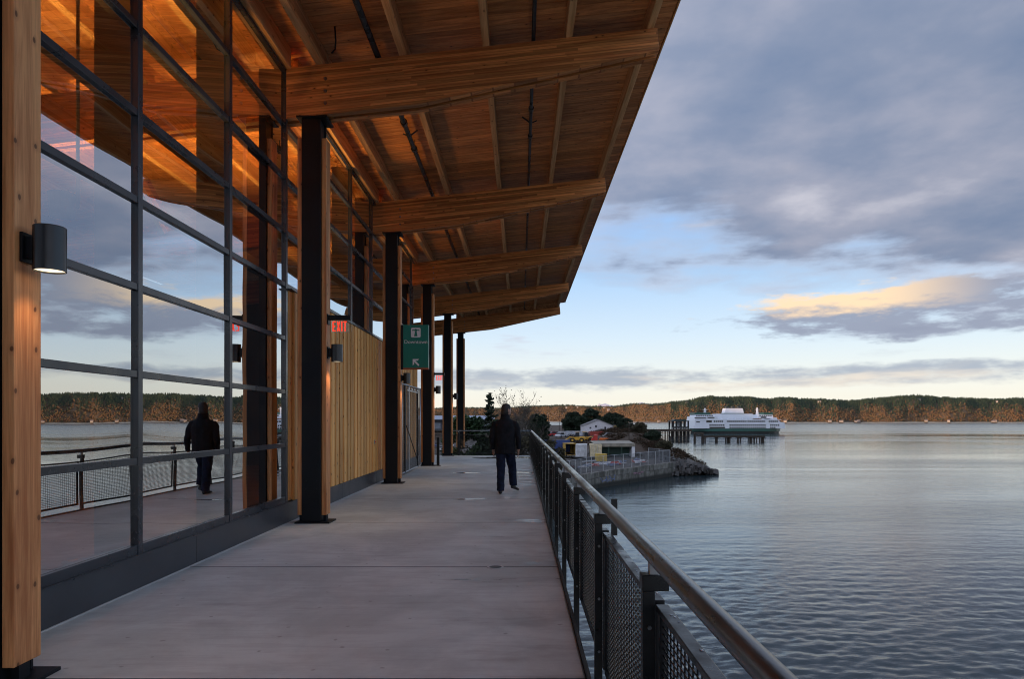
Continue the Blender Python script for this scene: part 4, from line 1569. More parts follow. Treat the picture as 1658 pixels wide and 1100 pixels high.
for i, (x, y_, Y, h, rad, lab) in enumerate(((1036, 712, 178, 2.6, 2.2, 'low dark shrub on the left crest of the bramble bank'), (1056, 722, 166, 2.2, 2.0, 'low dark shrub in the middle of the bramble bank'),
                                              (1074, 730, 158, 1.9, 1.8, 'low dark shrub at the seaward end of the bramble bank'), (1012, 704, 205, 3.4, 2.4, 'dark shrub below the pole at the head of the bank'),
                                              (893, 728, 158, 3.0, 2.2, 'dark shrub in front of the blue container'), (880, 735, 150, 3.6, 2.4, 'dark shrub at the railing end of the yard'))):
    p = P(x, y_, Y)
    tree('shrub_tree', lab, (p.x, p.y, land_z(p.x, p.y) - 0.2), h, bushy(h, rad, 0.2, 40, 0.8), 0.16, 6000, 'dark_ever' if i % 2 else 'olive', 60 + i, 0.08)

# ================================================================== fence on the seawall
fp = [Vector((x, y, 0)) for y, x in ((97, 6.0), (110, 11.4), (116, 15.9), (134, 29.3))]
fence = thing('chain_link_fence', 'grey chain link fence on top of the seawall', 'fence', (16, 116, GY))
FZ = WATER + 2.65
pts = []
for a, c_ in zip(fp[:-1], fp[1:]):
    nn = max(1, round((c_ - a).length / 3.0))
    pts += [a.lerp(c_, i / nn) for i in range(nn)]
pts.append(fp[-1])
back = [Vector((29.3, 134, 0)), Vector((28.2, 139, 0)), Vector((27.0, 144, 0))]
pts += back[1:]
for p in pts:
    MB().tube((0, 0, -0.3), (0, 0, 2.4), 0.06, n=6).build('post', 'galv', fence, (p.x, p.y, FZ))
for a, c_ in zip(pts[:-1], pts[1:]):
    MB().tube((a.x, a.y, FZ + 2.35), (c_.x, c_.y, FZ + 2.35), 0.03, n=5).build('top_rail', 'galv', fence)
wm = MB()
for a, c_ in zip(pts[:-1], pts[1:]):
    L = (c_ - a).length
    dv = (c_ - a).normalized()
    s_ = -2.3
    while s_ < L:
        for sg_ in (1, -1):
            t0, t1 = max(0.0, s_), min(L, s_ + 2.3)
            if t1 > t0:
                z0, z1 = (t0 - s_), (t1 - s_)
                if sg_ < 0:
                    z0, z1 = 2.3 - z0, 2.3 - z1
                p0, p1 = a + dv * t0, a + dv * t1
                wm.tube((p0.x, p0.y, FZ + z0), (p1.x, p1.y, FZ + z1), 0.008, n=3, caps=False)
        s_ += 0.14
tag(wm.build('wire_mesh', flat('weathered fence wire', (0.10, 0.11, 0.12), 0.6), fence), kind='stuff')


# ================================================================== yard
def yard(x, y, Y):
    p = P(x, y, Y)
    return p


def container(label, c, loc, rz, L=6.1, door=None, group='shipping containers in the yard', h=2.6):
    o = thing('shipping_container', label, 'container', loc, rz, group)
    mt = flat('container paint ' + label[:18], c, 0.6, 0, 0.25, 1.5)
    w = 2.44
    b = MB()
    # corrugated sides
    nc = int(L / 0.28)
    for sx in (-1, 1):
        poly = []
        for i in range(nc + 1):
            xx = -L / 2 + 0.08 + (L - 0.16) * i / nc
            poly.append((xx, sx * (w / 2 - (0.02 if i % 2 else 0.06))))
        poly += [(L / 2 - 0.08, sx * (w / 2 - 0.12)), (-L / 2 + 0.08, sx * (w / 2 - 0.12))]
        b.prism(poly, 2, 0.12, h - 0.1)
    b.box(-L / 2, L / 2, -w / 2, w / 2, 0, 0.12).box(-L / 2, L / 2, -w / 2, w / 2, h - 0.1, h)
    for sx in (-1, 1):
        for sy in (-1, 1):
            b.box(sx * L / 2 - (0.1 if sx > 0 else 0), sx * L / 2 + (0.1 if sx < 0 else 0), sy * w / 2 - (0.1 if sy > 0 else 0), sy * w / 2 + (0.1 if sy < 0 else 0), 0.1, h - 0.05)
    b.box(L / 2 - 0.06, L / 2 - 0.02, -w / 2 + 0.1, w / 2 - 0.1, 0.12, h - 0.1)
    b.build('body', mt, o, local=True)
    if door != 'open':
        for s0 in (-1, 1):
            dr_ = MB().box(-L / 2 + 0.0, -L / 2 + 0.06, (0.02 if s0 > 0 else -w / 2 + 0.1), (w / 2 - 0.1 if s0 > 0 else -0.02), 0.14, h - 0.12).build('door', mt, o, local=True)
            for yy in (0.35, 0.85):
                MB().tube((-L / 2 - 0.03, s0 * yy, 0.2), (-L / 2 - 0.03, s0 * yy, h - 0.2), 0.03, n=5).build('locking_bar', 'galv', dr_, local=True)
    else:
        MB().box(-L / 2 + 0.3, L / 2 - 0.3, -w / 2 + 0.15, w / 2 - 0.15, 0.13, 0.2).build('floor', 'dark_wood', o, local=True)
    return o


container('blue container with white roof edge at the left of the yard', (0.025, 0.05, 0.18), yard(899, 732, 152), R(15), 6.1)
container('open yellow container beside the blue one', (0.42, 0.26, 0.05), yard(921, 737, 150), R(95), 5.2, 'open')
container('white container with closed doors facing the water', (0.46, 0.47, 0.48), yard(941.5, 739, 148), R(84), 6.1)
container('cream container with barred doors at the end of the green shed', (0.52, 0.44, 0.28), yard(964, 739, 147), R(86), 6.1)
container('red container in front of the white gabled house', (0.30, 0.045, 0.03), yard(965, 706, 212), R(8), 4.2, h=1.35)
container('grey container left of the red one behind the loader', (0.36, 0.38, 0.42), yard(932, 706, 215), R(-5), 6.1, h=1.45)
container('pale grey container at the back left of the yard', (0.40, 0.40, 0.41), yard(912, 707, 216), R(3), 5, h=1.6)
sh = thing('open_shed', 'long cream roofed shed with dark green open bays', 'shed', yard(1000, 739.5, 150), R(3))
crm = flat('faded cream metal', (0.22, 0.20, 0.155), 0.6, 0, 0.3, 0.8)
MB().prism([(-3.0, 2.75), (3.0, 3.2), (3.0, 3.35), (-3.0, 2.92)], 0, -5.6, 3.2).build('roof', crm, sh, local=True)
MB().box(-5.6, 3.2, -3.06, -3.0, 2.25, 2.95).build('fascia', crm, sh, local=True)
MB().box(-5.4, 3.1, 2.85, 3.0, 0, 3.1).build('back_wall', flat('dark green sheet', (0.012, 0.045, 0.03), 0.6), sh, local=True)
for xx in (-5.4, -2.5, 0.3):
    MB().box(xx - 0.08, xx + 0.08, -2.95, -2.8, 0, 2.3).build('post', flat('dark green sheet', (0.012, 0.045, 0.03)), sh, local=True)
MB().box(2.5, 3.2, -2.99, 2.8, 0, 2.6).build('end_panel', flat('white sheet', (0.6, 0.6, 0.62)), sh, local=True)
MB().box(-5.2, 2.4, -0.6, -0.5, 0.05, 2.2).build('roller_door', flat('dark green sheet', (0.012, 0.045, 0.03)), sh, local=True)
# yellow tank on the quay
yb = thing('yellow_bin', 'yellow skip bin standing in front of the cream container', 'bin', yard(973, 748, 139), R(6))
MB().prism([(-1.0, 0.15), (-0.85, 1.5), (0.85, 1.5), (1.0, 0.15)], 0, -1.05, 1.05).build('body', flat('yellow bin paint', (0.50, 0.34, 0.06), 0.55, 0, 0.2), yb, local=True)
MB().box(-1.1, 1.1, -0.95, 0.95, 1.5, 1.6).build('rim', flat('yellow bin paint', (0.5, 0.34, 0.06)), yb, local=True)
MB().box(-0.8, 0.8, -0.8, 0.8, 0.0, 0.149).build('skid', 'black_steel', yb, local=True)


def digger(label, c, loc, rz, sc=1.0):
    o = thing('wheel_loader', label, 'loader', loc, rz)
    y_ = flat('machine paint ' + label[:10], c, 0.45, 0, 0.15)
    MB().prism([(-2.2 * sc, 0.7), (1.0 * sc, 0.7), (1.2 * sc, 1.3), (0.2 * sc, 1.55), (-2.0 * sc, 1.6), (-2.3 * sc, 1.2)], 1, -0.8, 0.8).build('body', y_, o, local=True)
    cb = MB().prism([(-0.7, 1.56), (0.5, 1.5), (0.3, 2.7), (-0.6, 2.75)], 1, -0.65, 0.65).build('cab', flat('dark cab glass', (0.03, 0.035, 0.04), 0.15), o, local=True)
    MB().box(-0.75, 0.45, -0.72, 0.72, 2.76, 2.86).build('roof', y_, cb, local=True)
    for sy in (-0.55, 0.55):
        MB().path([(0.8, sy, 1.3), (2.0, sy, 1.45), (2.9, sy, 0.7)], 0.14, 6).build('lift_arm', y_, o, local=True)
    MB().prism([(2.7, 0.15), (3.7, 0.1), (3.75, 0.2), (3.0, 0.95), (2.75, 0.95)], 1, -1.15, 1.15).build('bucket', y_, o, local=True)
    for sx in (-1.4, 1.1):
        for sy in (-0.95, 0.95):
            w = MB().tube((sx, sy - 0.25, 0.65), (sx, sy + 0.25, 0.65), 0.65, n=16).build('wheel', flat('tyre rubber', (0.015, 0.015, 0.015), 0.85), o, local=True)
            MB().tube((sx, sy - 0.27, 0.65), (sx, sy + 0.27, 0.65), 0.3, n=10).build('rim', y_, w, local=True)
    return o


digger('yellow wheel loader parked on the rise above the containers', (0.55, 0.30, 0.02), yard(934, 717, 186), R(170))
digger('small yellow loader half hidden behind its neighbour', (0.50, 0.26, 0.03), yard(948, 716, 192), R(20), 0.8)


def truck(label, c, c2, loc, rz):
    o = thing('flatbed_truck', label, 'truck', loc, rz)
    a_ = flat('truck paint ' + label[:8], c, 0.4)
    b_ = flat('truck load ' + label[:8], c2, 0.5)
    cb = MB().prism([(1.6, 0.5), (3.2, 0.5), (3.2, 1.35), (2.8, 1.5), (2.5, 2.3), (1.6, 2.3)], 1, -1.05, 1.05).build('cab', a_, o, local=True)
    MB().prism([(2.86, 1.52), (2.60, 2.15), (2.62, 2.18), (2.90, 1.54)], 1, -0.9, 0.9).build('windscreen', flat('dark cab glass', (0.03, 0.035, 0.04)), cb, local=True)
    MB().box(-3.2, 1.55, -1.1, 1.1, 0.75, 0.95).build('bed', 'black_steel', o, local=True)
    MB().prism([(-3.1, 0.96), (1.3, 0.96), (0.9, 1.5), (-2.6, 1.35)], 1, -0.9, 0.9).build('load', b_, o, local=True)
    for sx in (-2.2, 2.4):
        for sy in (-0.9, 0.9):
            MB().tube((sx, sy - 0.15, 0.45), (sx, sy + 0.15, 0.45), 0.45, n=12).build('wheel', flat('tyre rubber', (0.015, 0.015, 0.015)), o, local=True)


truck('red flatbed truck with an orange load above the green shed', (0.45, 0.03, 0.02), (0.62, 0.14, 0.02), yard(977, 718.5, 182), R(176))


def car(label, c, loc, rz, group):
    o = thing('parked_car', label, 'car', loc, rz, group)
    a_ = flat('car paint %.2f %.2f %.2f' % c, c, 0.25, 0.2, 0.05)
    MB().prism([(-2.2, 0.3), (2.2, 0.3), (2.25, 0.7), (1.3, 0.88), (-1.9, 0.92), (-2.2, 0.8)], 1, -0.88, 0.88).build('body', a_, o, local=True, bevel=0.06)
    cb = MB().prism([(-1.75, 0.9), (1.1, 0.87), (0.45, 1.42), (-1.2, 1.45)], 1, -0.74, 0.74).build('cabin', flat('dark cab glass', (0.03, 0.035, 0.04)), o, local=True)
    MB().prism([(-1.22, 1.451), (0.46, 1.421), (0.42, 1.47), (-1.15, 1.5)], 1, -0.72, 0.72).build('roof', a_, cb, local=True)
    for sx in (-1.35, 1.35):
        for sy in (-0.8, 0.8):
            MB().tube((sx, sy - 0.1, 0.32), (sx, sy + 0.1, 0.32), 0.32, n=12).build('wheel', flat('tyre rubber', (0.015, 0.015, 0.015)), o, local=True)


car('white van-like car parked right of the red truck', (0.6, 0.6, 0.63), yard(988, 710, 200), R(10), 'vehicles in the yard')
car('red car at the left back of the yard', (0.4, 0.03, 0.03), yard(899, 707, 205), R(20), 'vehicles in the yard')
car('silver car beside the red car at the left back', (0.45, 0.46, 0.5), yard(908, 709, 200), R(60), 'vehicles in the yard')
rc = random.Random(12)
for i in range(12):
    p = Vector((-28 + (i % 6) * 4.0, 172 + (i // 6) * 24, GY + 0.45))
    cc = [(0.5, 0.5, 0.52), (0.08, 0.1, 0.2), (0.6, 0.6, 0.6), (0.05, 0.05, 0.055), (0.3, 0.31, 0.33), (0.22, 0.03, 0.03)][i % 6]
    nm = ['silver', 'navy', 'white', 'black', 'grey', 'red'][i % 6]
    car(nm + (' car in the front row of the car park beyond the far columns' if i < 6 else ' car in the back row of the car park beyond the far columns'), cc, p, R(90 + rc.uniform(-6, 6)), 'cars in the car park')
st = thing('station_shed', 'long low blue roofed shed behind the car park', 'shed', (-32, 262, ground_z(-32, 262)), R(2))
MB().prism([(-5, 4.2), (5, 4.2), (5.4, 4.6), (0, 6.0), (-5.4, 4.6)], 0, -22, 22).build('roof', flat('blue grey metal roof', (0.24, 0.28, 0.36), 0.5), st, local=True)
MB().box(-21, 21, -4, 4, 0, 4.19).build('wall', flat('dark shed wall', (0.045, 0.05, 0.06), 0.7), st, local=True)
for xx in range(-20, 21, 5):
    MB().box(xx - 1.6, xx + 1.6, -4.06, -4.005, 1.0, 3.2).build('window', flat('shed window', (0.16, 0.18, 0.21), 0.15), st, local=True)

# gabled house
hp = yard(966, 700.5, 240)
hs = thing('gabled_house', 'white gabled house with small dark windows at the back of the yard', 'house', hp, 0)
MB().prism([(-5.2, -0.6), (5.2, -0.6), (5.2, 2.35), (0, 4.45), (-5.2, 2.35)], 1, -5, 5).build('wall', flat('off white siding', (0.50, 0.48, 0.49), 0.6, 0, 0.08), hs, local=True)
for s0 in (-1, 1):
    MB().prism([(0, 4.46), (s0 * 5.5, 2.24), (s0 * 5.5, 2.38), (0, 4.62)], 1, -5.3, 5.3).build('roof_slope', flat('grey shingle', (0.13, 0.125, 0.13), 0.85), hs, local=True)
for xx, zz, w, h in ((-2.7, 1.35, 0.6, 0.55), (-0.8, 1.8, 0.55, 0.7), (2.4, 1.25, 0.6, 0.75)):
    f_ = MB().box(xx - w / 2 - 0.08, xx + w / 2 + 0.08, -5.05, -5.002, zz - 0.08, zz + h + 0.08).build('window', flat('off white siding', (0.5, 0.48, 0.49)), hs, local=True)
    MB().box(xx - w / 2, xx + w / 2, -5.08, -5.052, zz, zz + h).build('pane', flat('dark cab glass', (0.03, 0.035, 0.04)), f_, local=True)
MB().prism([(-4.4, -0.5), (-0.8, -0.5), (-0.8, 0.2), (-2.6, 0.95), (-4.4, 0.2)], 1, -7.5, -5.06).build('porch', flat('off white siding', (0.5, 0.48, 0.49)), hs, local=True)
yl = thing('yellow_kiosk', 'narrow ochre hut with dark door right of the gabled house', 'hut', yard(996, 700, 238), 0)
MB().box(-1.1, 1.1, -1, 1, 0, 2.3).build('wall', flat('ochre boards', (0.36, 0.25, 0.08), 0.7), yl, local=True)
MB().box(-1.3, 1.3, -1.2, 1.2, 2.301, 2.45).build('roof', 'house_roof', yl, local=True)
MB().box(-0.4, 0.3, -1.04, -1.002, 0, 1.9).build('door', 'interior_wall', yl, local=True)
# utility poles
for i, (x, ytop, ybase, Y) in enumerate(((888, 672, 702, 230), (905.5, 673, 702, 235), (911, 676, 702, 260), (920, 675, 702, 268), (1015, 684, 704, 205), (1018.5, 685, 735, 165))):
    b0, t0 = P(x, ybase, Y), P(x, ytop, Y)
    up_ = thing('utility_pole', ['leftmost tall timber utility pole behind the yard', 'second utility pole from the left behind the yard', 'third utility pole from the left, thinner', 'utility pole just left of the dark evergreens',
                                 'utility pole right of the evergreens near the pier', 'tall pole on the edge of the bramble bank'][i], 'pole', b0, 0, 'utility poles')
    H_ = t0.z - b0.z
    MB().tube((0, 0, -1), (0, 0, H_), 0.13, 0.09, 6).build('shaft', 'dark_wood', up_, local=True)
    MB().box(-0.9, 0.9, -0.05, 0.05, H_ - 0.7, H_ - 0.55).build('crossarm', 'dark_wood', up_, local=True)
# odds and ends on the quay behind the fence
jk = random.Random(17)
for i in range(16):
    u_ = i / 16
    p = Vector((9.5, 112.5, GY + 0.1)).lerp(Vector((27, 134, GY + 0.1)), u_ + 0.02) + Vector((-1.2, 1.6, 0)) * jk.uniform(0.5, 2.4)
    c0 = [(0.55, 0.56, 0.6), (0.42, 0.06, 0.04), (0.5, 0.5, 0.5), (0.15, 0.2, 0.32)][i % 4]
    col_n = ['white', 'red', 'pale grey', 'blue'][i % 4]
    o = thing('salvage_pile', '%s heap of %s scrap and piping behind the chain link fence' % (['leftmost', 'second from left', 'third from left', 'rightmost'][i // 4], col_n), 'scrap', p, jk.uniform(0, 3), 'scrap heaps behind the fence')
    b = MB()
    for k in range(5):
        q0 = Vector((jk.uniform(-0.8, 0.8), jk.uniform(-0.8, 0.8), jk.uniform(0.05, 0.5)))
        dq = Vector((jk.uniform(-1, 1), jk.uniform(-1, 1), jk.uniform(-0.12, 0.2))) * jk.uniform(0.5, 1.3)
        b.tube(q0 - dq, q0 + dq, jk.uniform(0.04, 0.11), n=5)
    b.obox((0, 0, 0.25), (jk.uniform(0.5, 1.1), 0.6, 0.45), (0, 0.1, 0.4))
    b.build('heap', flat('scrap ' + col_n, c0, 0.5), o, local=True)
for i, (x0, y0, x1, y1) in enumerate(((943, 748, 965, 746), (951, 752.5, 985, 748.5))):
    a, c_ = P(x0, y0, 128), P(x1, y1, 132)
    o = thing('mast_pole', ['long white pole lying on trestles behind the fence', 'longer white pole lying nearer the fence'][i], 'pole', a)
    d_ = c_ - a
    MB().tube((0, 0, 0), tuple(d_), 0.09, n=6).build('shaft', 'white', o, local=True)
    for f_ in (0.2, 0.8):
        MB().box(d_.x * f_ - 0.1, d_.x * f_ + 0.1, d_.y * f_ - 0.3, d_.y * f_ + 0.3, -0.7, d_.z * f_ - 0.09).build('trestle', 'dark_wood', o, local=True)

# ================================================================== old timber pier
PYR = 337
pier = thing('timber_pier', 'old low timber pier on dark piles in front of the ferry', 'pier', P(1190, 716, PYR))
zk = 3.28
KX = lambda xz: (1080 + xz / 7.536 - 843) / 1105 * PYR
dz0, dz1 = P(0, 708.4, PYR).z, P(0, 706.2, PYR).z
MB().box(KX(440), KX(1180), PYR - 1.5, PYR + 1.5, dz0, dz1).build('pier_deck', 'dark_wood', pier)
MB().box(KX(440), KX(1180), PYR - 1.6, PYR - 1.52, dz1 - 0.1, dz1 + 0.12).build('kerb_beam', 'dark_wood', pier)
for xz in (460, 598, 606, 722, 748, 757, 865, 886, 998, 1018, 1024, 1040, 1080, 1138, 1160, 1168):
    for yy in (-1.2, 1.2):
        MB().tube((KX(xz), PYR + yy, WATER - 3), (KX(xz) + rc.uniform(-0.1, 0.1), PYR + yy, dz0), 0.26, n=7).build('pile', 'dark_wood', pier)
    MB().box(KX(xz) - 0.9, KX(xz) + 0.9, PYR - 1.45, PYR + 1.45, dz0 - 0.32, dz0 - 0.005).build('pile_cap', 'dark_wood', pier)
for xz in (805, 998, 1160):
    MB().tube((KX(xz), PYR - 1.3, dz1), (KX(xz), PYR - 1.3, dz1 + 2.4), 0.07, n=5).build('lamp_stake', 'dark_wood', pier)
MB().box(KX(335), KX(440), PYR - 1.5, PYR + 1.5, P(0, 703, PYR).z, P(0, 701, PYR).z).build('raised_deck', 'dark_wood', pier)
MB().box(KX(345), KX(430), PYR - 1.4, PYR + 1.4, P(0, 706.5, PYR).z, P(0, 704.8, PYR).z).build('lower_deck', 'dark_wood', pier)
for xz in (337, 432):
    for yy in (-1.2, 1.2):
        MB().tube((KX(xz), PYR + yy, WATER - 3), (KX(xz), PYR + yy, P(0, 702, PYR).z), 0.32, n=7).build('pile', 'dark_wood', pier)
# standing pile bents further in
bents = [(140, 240, True), (42, 48, False)]
for x0, x1, br in bents:
    o = thing('pile_bent', 'braced pair of old piles standing left of the pier' if br else 'lone old pile standing near the bramble bank', 'piles', (KX(x0), PYR, WATER))
    for xz in ((x0, x1) if br else (x0,)):
        MB().tube((KX(xz), PYR, WATER - 3), (KX(xz), PYR, P(0, 707, PYR).z), 0.25, n=7).build('pile', 'dark_wood', o)
    if br:
        MB().box(KX(x0) - 0.4, KX(x1) + 0.4, PYR - 0.3, PYR + 0.3, P(0, 708, PYR).z, P(0, 706.6, PYR).z).build('cap', 'dark_wood', o)
        zm = P(0, 714, PYR).z
        MB().tube((KX(x0), PYR, P(0, 709, PYR).z), (KX((x0 + x1) / 2), PYR, zm), 0.14, n=5).tube((KX(x1), PYR, P(0, 709, PYR).z), (KX((x0 + x1) / 2), PYR, zm), 0.14, n=5).build('brace', 'dark_wood', o)
# ferry dock trestle
DY = 430
dock = thing('ferry_dock', 'long dark trestle dock leading out to the ferry', 'dock', P(1070, 706, DY))
zt, zb_ = P(0, 695.5, DY).z, P(0, 699, DY).z
X0, X1 = P(1020, 0, DY).x, P(1118, 0, DY).x
MB().box(X0, X1, DY - 4, DY + 4, zb_, zt).build('dock_deck', 'dark_wood', dock)
n = 17
for i in range(n):
    x = X0 + (X1 - X0) * (i + 0.3) / n
    for yy in (-3, 3):
        MB().tube((x, DY + yy, WATER - 3), (x, DY + yy, zb_), 0.3, n=6).build('pile', 'dark_wood', dock)
    if i % 3 == 1 and i < n - 1:
        x2 = X0 + (X1 - X0) * (i + 1.3) / n
        MB().tube((x, DY - 3.2, WATER + 0.5), (x2, DY - 3.2, zb_), 0.16, n=5).build('brace', 'dark_wood', dock)
for i in range(26):
    x = X0 + (X1 - X0) * i / 25
    MB().box(x - 0.06, x + 0.06, DY - 3.95, DY - 3.8, zt, zt + 1.1).build('rail_post', 'galv', dock)
MB().box(X0, X1, DY - 3.93, DY - 3.85, zt + 1.1, zt + 1.2).build('rail', 'galv', dock)
tw = thing('transfer_tower', 'open dark tower frame with flat roof at the ferry berth', 'tower', P(1099, 700, 440))
TX0, TX1, TZ0, TZ1 = P(1086, 0, 440).x, P(1111.5, 0, 440).x, zt, P(0, 681.5, 440).z
MB().box(TX0 - 0.6, TX1 + 0.6, 435, 445, TZ1 - 0.6, TZ1).prism([(TX0 + 1, TZ1 + 0.002), (TX1 - 1, TZ1 + 0.002), (TX1 - 2.2, TZ1 + 0.9), (TX0 + 2.2, TZ1 + 0.9)], 1, 436, 444).build('roof', flat('dark teal tower roof', (0.02, 0.035, 0.035), 0.6), tw)
for i in range(5):
    x = TX0 + (TX1 - TX0) * i / 4
    for yy in (435.6, 444.4):
        MB().box(x - 0.45, x + 0.45, yy - 0.4, yy + 0.4, WATER - 1, TZ1 - 0.602).build('leg', 'black_steel', tw)
MB().box(TX0, TX1, 435.3, 435.5, TZ0 + 0.2, TZ0 + 1.6).build('girder', 'black_steel', tw)
MB().box((TX0 + TX1) / 2 - 0.8, (TX0 + TX1) / 2 + 0.5, 439, 440, TZ0, TZ1 - 0.61).build('counterweight', 'white', tw)

# ================================================================== the ferry
FY = 543
fc = P(1080 + 827 / 7.536, 702.4, FY)
fer = thing('ferry', 'large white double ended ferry with dark green hull at the dock', 'ferry', (fc.x, fc.y, WATER), R(4))
fw = flat('ferry white paint', (0.66, 0.69, 0.74), 0.4, 0, 0.04, 0.3)
fg = flat('ferry green paint', (0.010, 0.075, 0.060), 0.4, 0, 0.1, 0.3)
fk = flat('ferry dark hull', (0.010, 0.016, 0.018), 0.5, 0, 0.1, 0.3)
fwin = flat('ferry window glass', (0.018, 0.02, 0.026), 0.15)


def hullpoly(L, Wd, pw_):
    pts = []
    N = 12
    for i in range(N + 1):
        u_ = -1 + 2 * i / N
        pts.append((L / 2 * u_, -Wd / 2 * (1 - abs(u_) ** pw_)))
    return pts + [(x, -y) for x, y in reversed(pts[1:-1])]


MB().prism(hullpoly(72, 21, 4), 2, -1.0, 1.8).build('hull', fk, fer, local=True)
MB().prism(hullpoly(74, 22.5, 6), 2, 1.801, 4.1).build('hull_band', fg, fer, local=True)
FYF = -10.8
# superstructure front: white side walls with raked ends
MB().prism([(-36.2, 4.101), (36.2, 4.101), (35.6, 8.6), (32.5, 9.0), (30.6, 10.8), (-36.0, 10.8), (-36.2, 7)], 1, FYF, -FYF).build('car_deck_house', fw, fer, local=True)
MB().prism([(-35.8, 10.801), (30.2, 10.801), (29.6, 12.6), (26.5, 12.8), (26.2, 11.2), (-17.0, 11.2), (-19.5, 13.4), (-35.4, 13.4)], 1, FYF + 0.4, -FYF - 0.4).build('passenger_deck', fw, fer, local=True)
MB().box(-16, 12, -6.5, 6.5, 11.0, 15.6).build('midship_house', fw, fer, local=True)
MB().box(-36.3, 33, FYF - 0.35, FYF - 0.05, 10.65, 10.95).build('rubbing_rail', fw, fer, local=True)
for nm, a, c0 in (('pilothouse', -35, -18), ('pilothouse', 16, 29)):
    ph = MB().prism([(a, 13.401 if a < 0 else 12.0), (c0, 13.401 if a < 0 else 12.0), (c0 - 1.0, 15.0), (a + 0.8, 15.0)], 1, -6, 6).build(nm, fw, fer, local=True)
    MB().box(a + (0.2 if a < 0 else 5), c0 - (4 if a < 0 else 0.5), -6.4, 6.4, 15.001, 16.5).build('green_roof', fg, ph, local=True)
    k = 0
    x = a + 1.5
    while x < c0 - 1.6:
        MB().box(x, x + 1.2, -6.06, -6.0, 13.7, 14.6).build('pane', fwin, ph, local=True)
        x += 1.75
fn = MB().prism([(-9.8, 15.6), (6.2, 15.6), (5.0, 20.0), (-8.6, 20.0)], 1, -3.4, 3.4).build('funnel', fw, fer, local=True)
MB().box(-9.9, 6.3, -3.6, 3.6, 15.601, 16.2).build('green_stripe', fg, fn, local=True)
for x in (-7.2, -2.2, 2.6):
    MB().tube((x, -1.2, 20.0), (x, -1.2, 21.6), 1.7, 1.5, 10).build('stack_pipe', fk, fn, local=True)
for x, h in ((-24.3, 20.2), (18.2, 20.6)):
    ms = MB().prism([(x - 1.3, 15.0 if x < 0 else 13.6), (x + 1.3, 15.0 if x < 0 else 13.6), (x + 0.35, h), (x - 0.35, h)], 1, -0.4, 0.4).build('mast', fw, fer, local=True)
    MB().box(x - 1.8, x + 1.8, -0.2, 0.2, h - 1.6, h - 1.3).build('yard_arm', fw, ms, local=True)
WM = MB().box(-0.52, 0.52, -0.04, 0.04, -0.62, 0.62).mesh('window', fwin)
for z, segs in ((9.65, ((-20.5, -13), (-9.8, 5.0), (6.8, 20.5), (23.5, 30.2))), (6.75, ((-24, -13), (-8, 20), (24.6, 31))), (4.75, ((-24, -16), (-8, 20), (24.6, 28)))):
    for a, c0 in segs:
        x = a
        while x < c0:
            link('window', WM, fer, (x, FYF - 0.045, z), None, 0, True)
            x += 1.55
for x0, x1, z0, z1 in ((-27.0, -22.6, 8.7, 10.4), (-35.0, -32.0, 8.8, 9.6), (-36.3, -27.0, 12.0, 12.7), (-26, -20.5, 12.2, 13.0), (16.5, 21, 12.2, 13.4), (-24, -12, 4.2, 5.4)):
    MB().box(x0, x1, FYF - 0.06, FYF - 0.001, z0, z1).build('opening', fwin, fer, local=True)
for x in np.arange(-16, 26, 1.5):
    MB().box(x - 0.04, x + 0.04, FYF + 0.5, FYF + 0.58, 11.2, 12.2).build('rail_post', fw, fer, local=True)
MB().box(-16.5, 26, FYF + 0.5, FYF + 0.58, 12.2, 12.3).build('rail', fw, fer, local=True)
for x in (-8, -2, 4, 9, -13):
    MB().box(x - 1.2, x + 1.2, -9.2, -7.2, 11.21, 12.6).build('life_raft', fw, fer, local=True)

# ================================================================== the man
def ell(c, a, b, n=20, ax=None, ay=None, p=2.0):
    """superellipse ring round c in the plane of ax, ay"""
    ax = Vector(ax or (1, 0, 0))
    ay = Vector(ay or (0, 1, 0))
    out_ = []
    for k in range(n):
        w = 2 * math.pi * k / n
        cw, sw_ = math.cos(w), math.sin(w)
        out_.append(Vector(c) + ax * (a * math.copysign(abs(cw) ** (2 / p), cw)) + ay * (b * math.copysign(abs(sw_) ** (2 / p), sw_)))
    return out_


def limb_rings(pts, rads, n=14):
    """rings square to a bent path"""
    pts = [Vector(p) for p in pts]
    out_ = []
    for i, p in enumerate(pts):
        t_ = (pts[min(i + 1, len(pts) - 1)] - pts[max(i - 1, 0)]).normalized()
        a = t_.cross(Vector((0, 1, 0.01))).normalized()
        b = t_.cross(a).normalized()
        ra = rads[i] if isinstance(rads[i], tuple) else (rads[i], rads[i])
        out_.append([p + a * ra[0] * math.cos(2 * math.pi * k / n) + b * ra[1] * math.sin(2 * math.pi * k / n) for k in range(n)])
    return out_


def remesh(o, v, smooth=4, fold=0.0):
    m = o.modifiers.new('remesh', 'REMESH')
    m.mode = 'VOXEL'
    m.voxel_size = v
    m.use_smooth_shade = True
    s_ = o.modifiers.new('smooth', 'SMOOTH')
    s_.iterations = smooth
    s_.factor = 0.5
    if fold:
        tx = bpy.data.textures.new('cloth folds', 'CLOUDS')
        tx.noise_scale = 0.11
        tx.noise_depth = 2
        dm = o.modifiers.new('folds', 'DISPLACE')
        dm.texture = tx
        dm.strength = fold
        dm.mid_level = 0.5
    return o


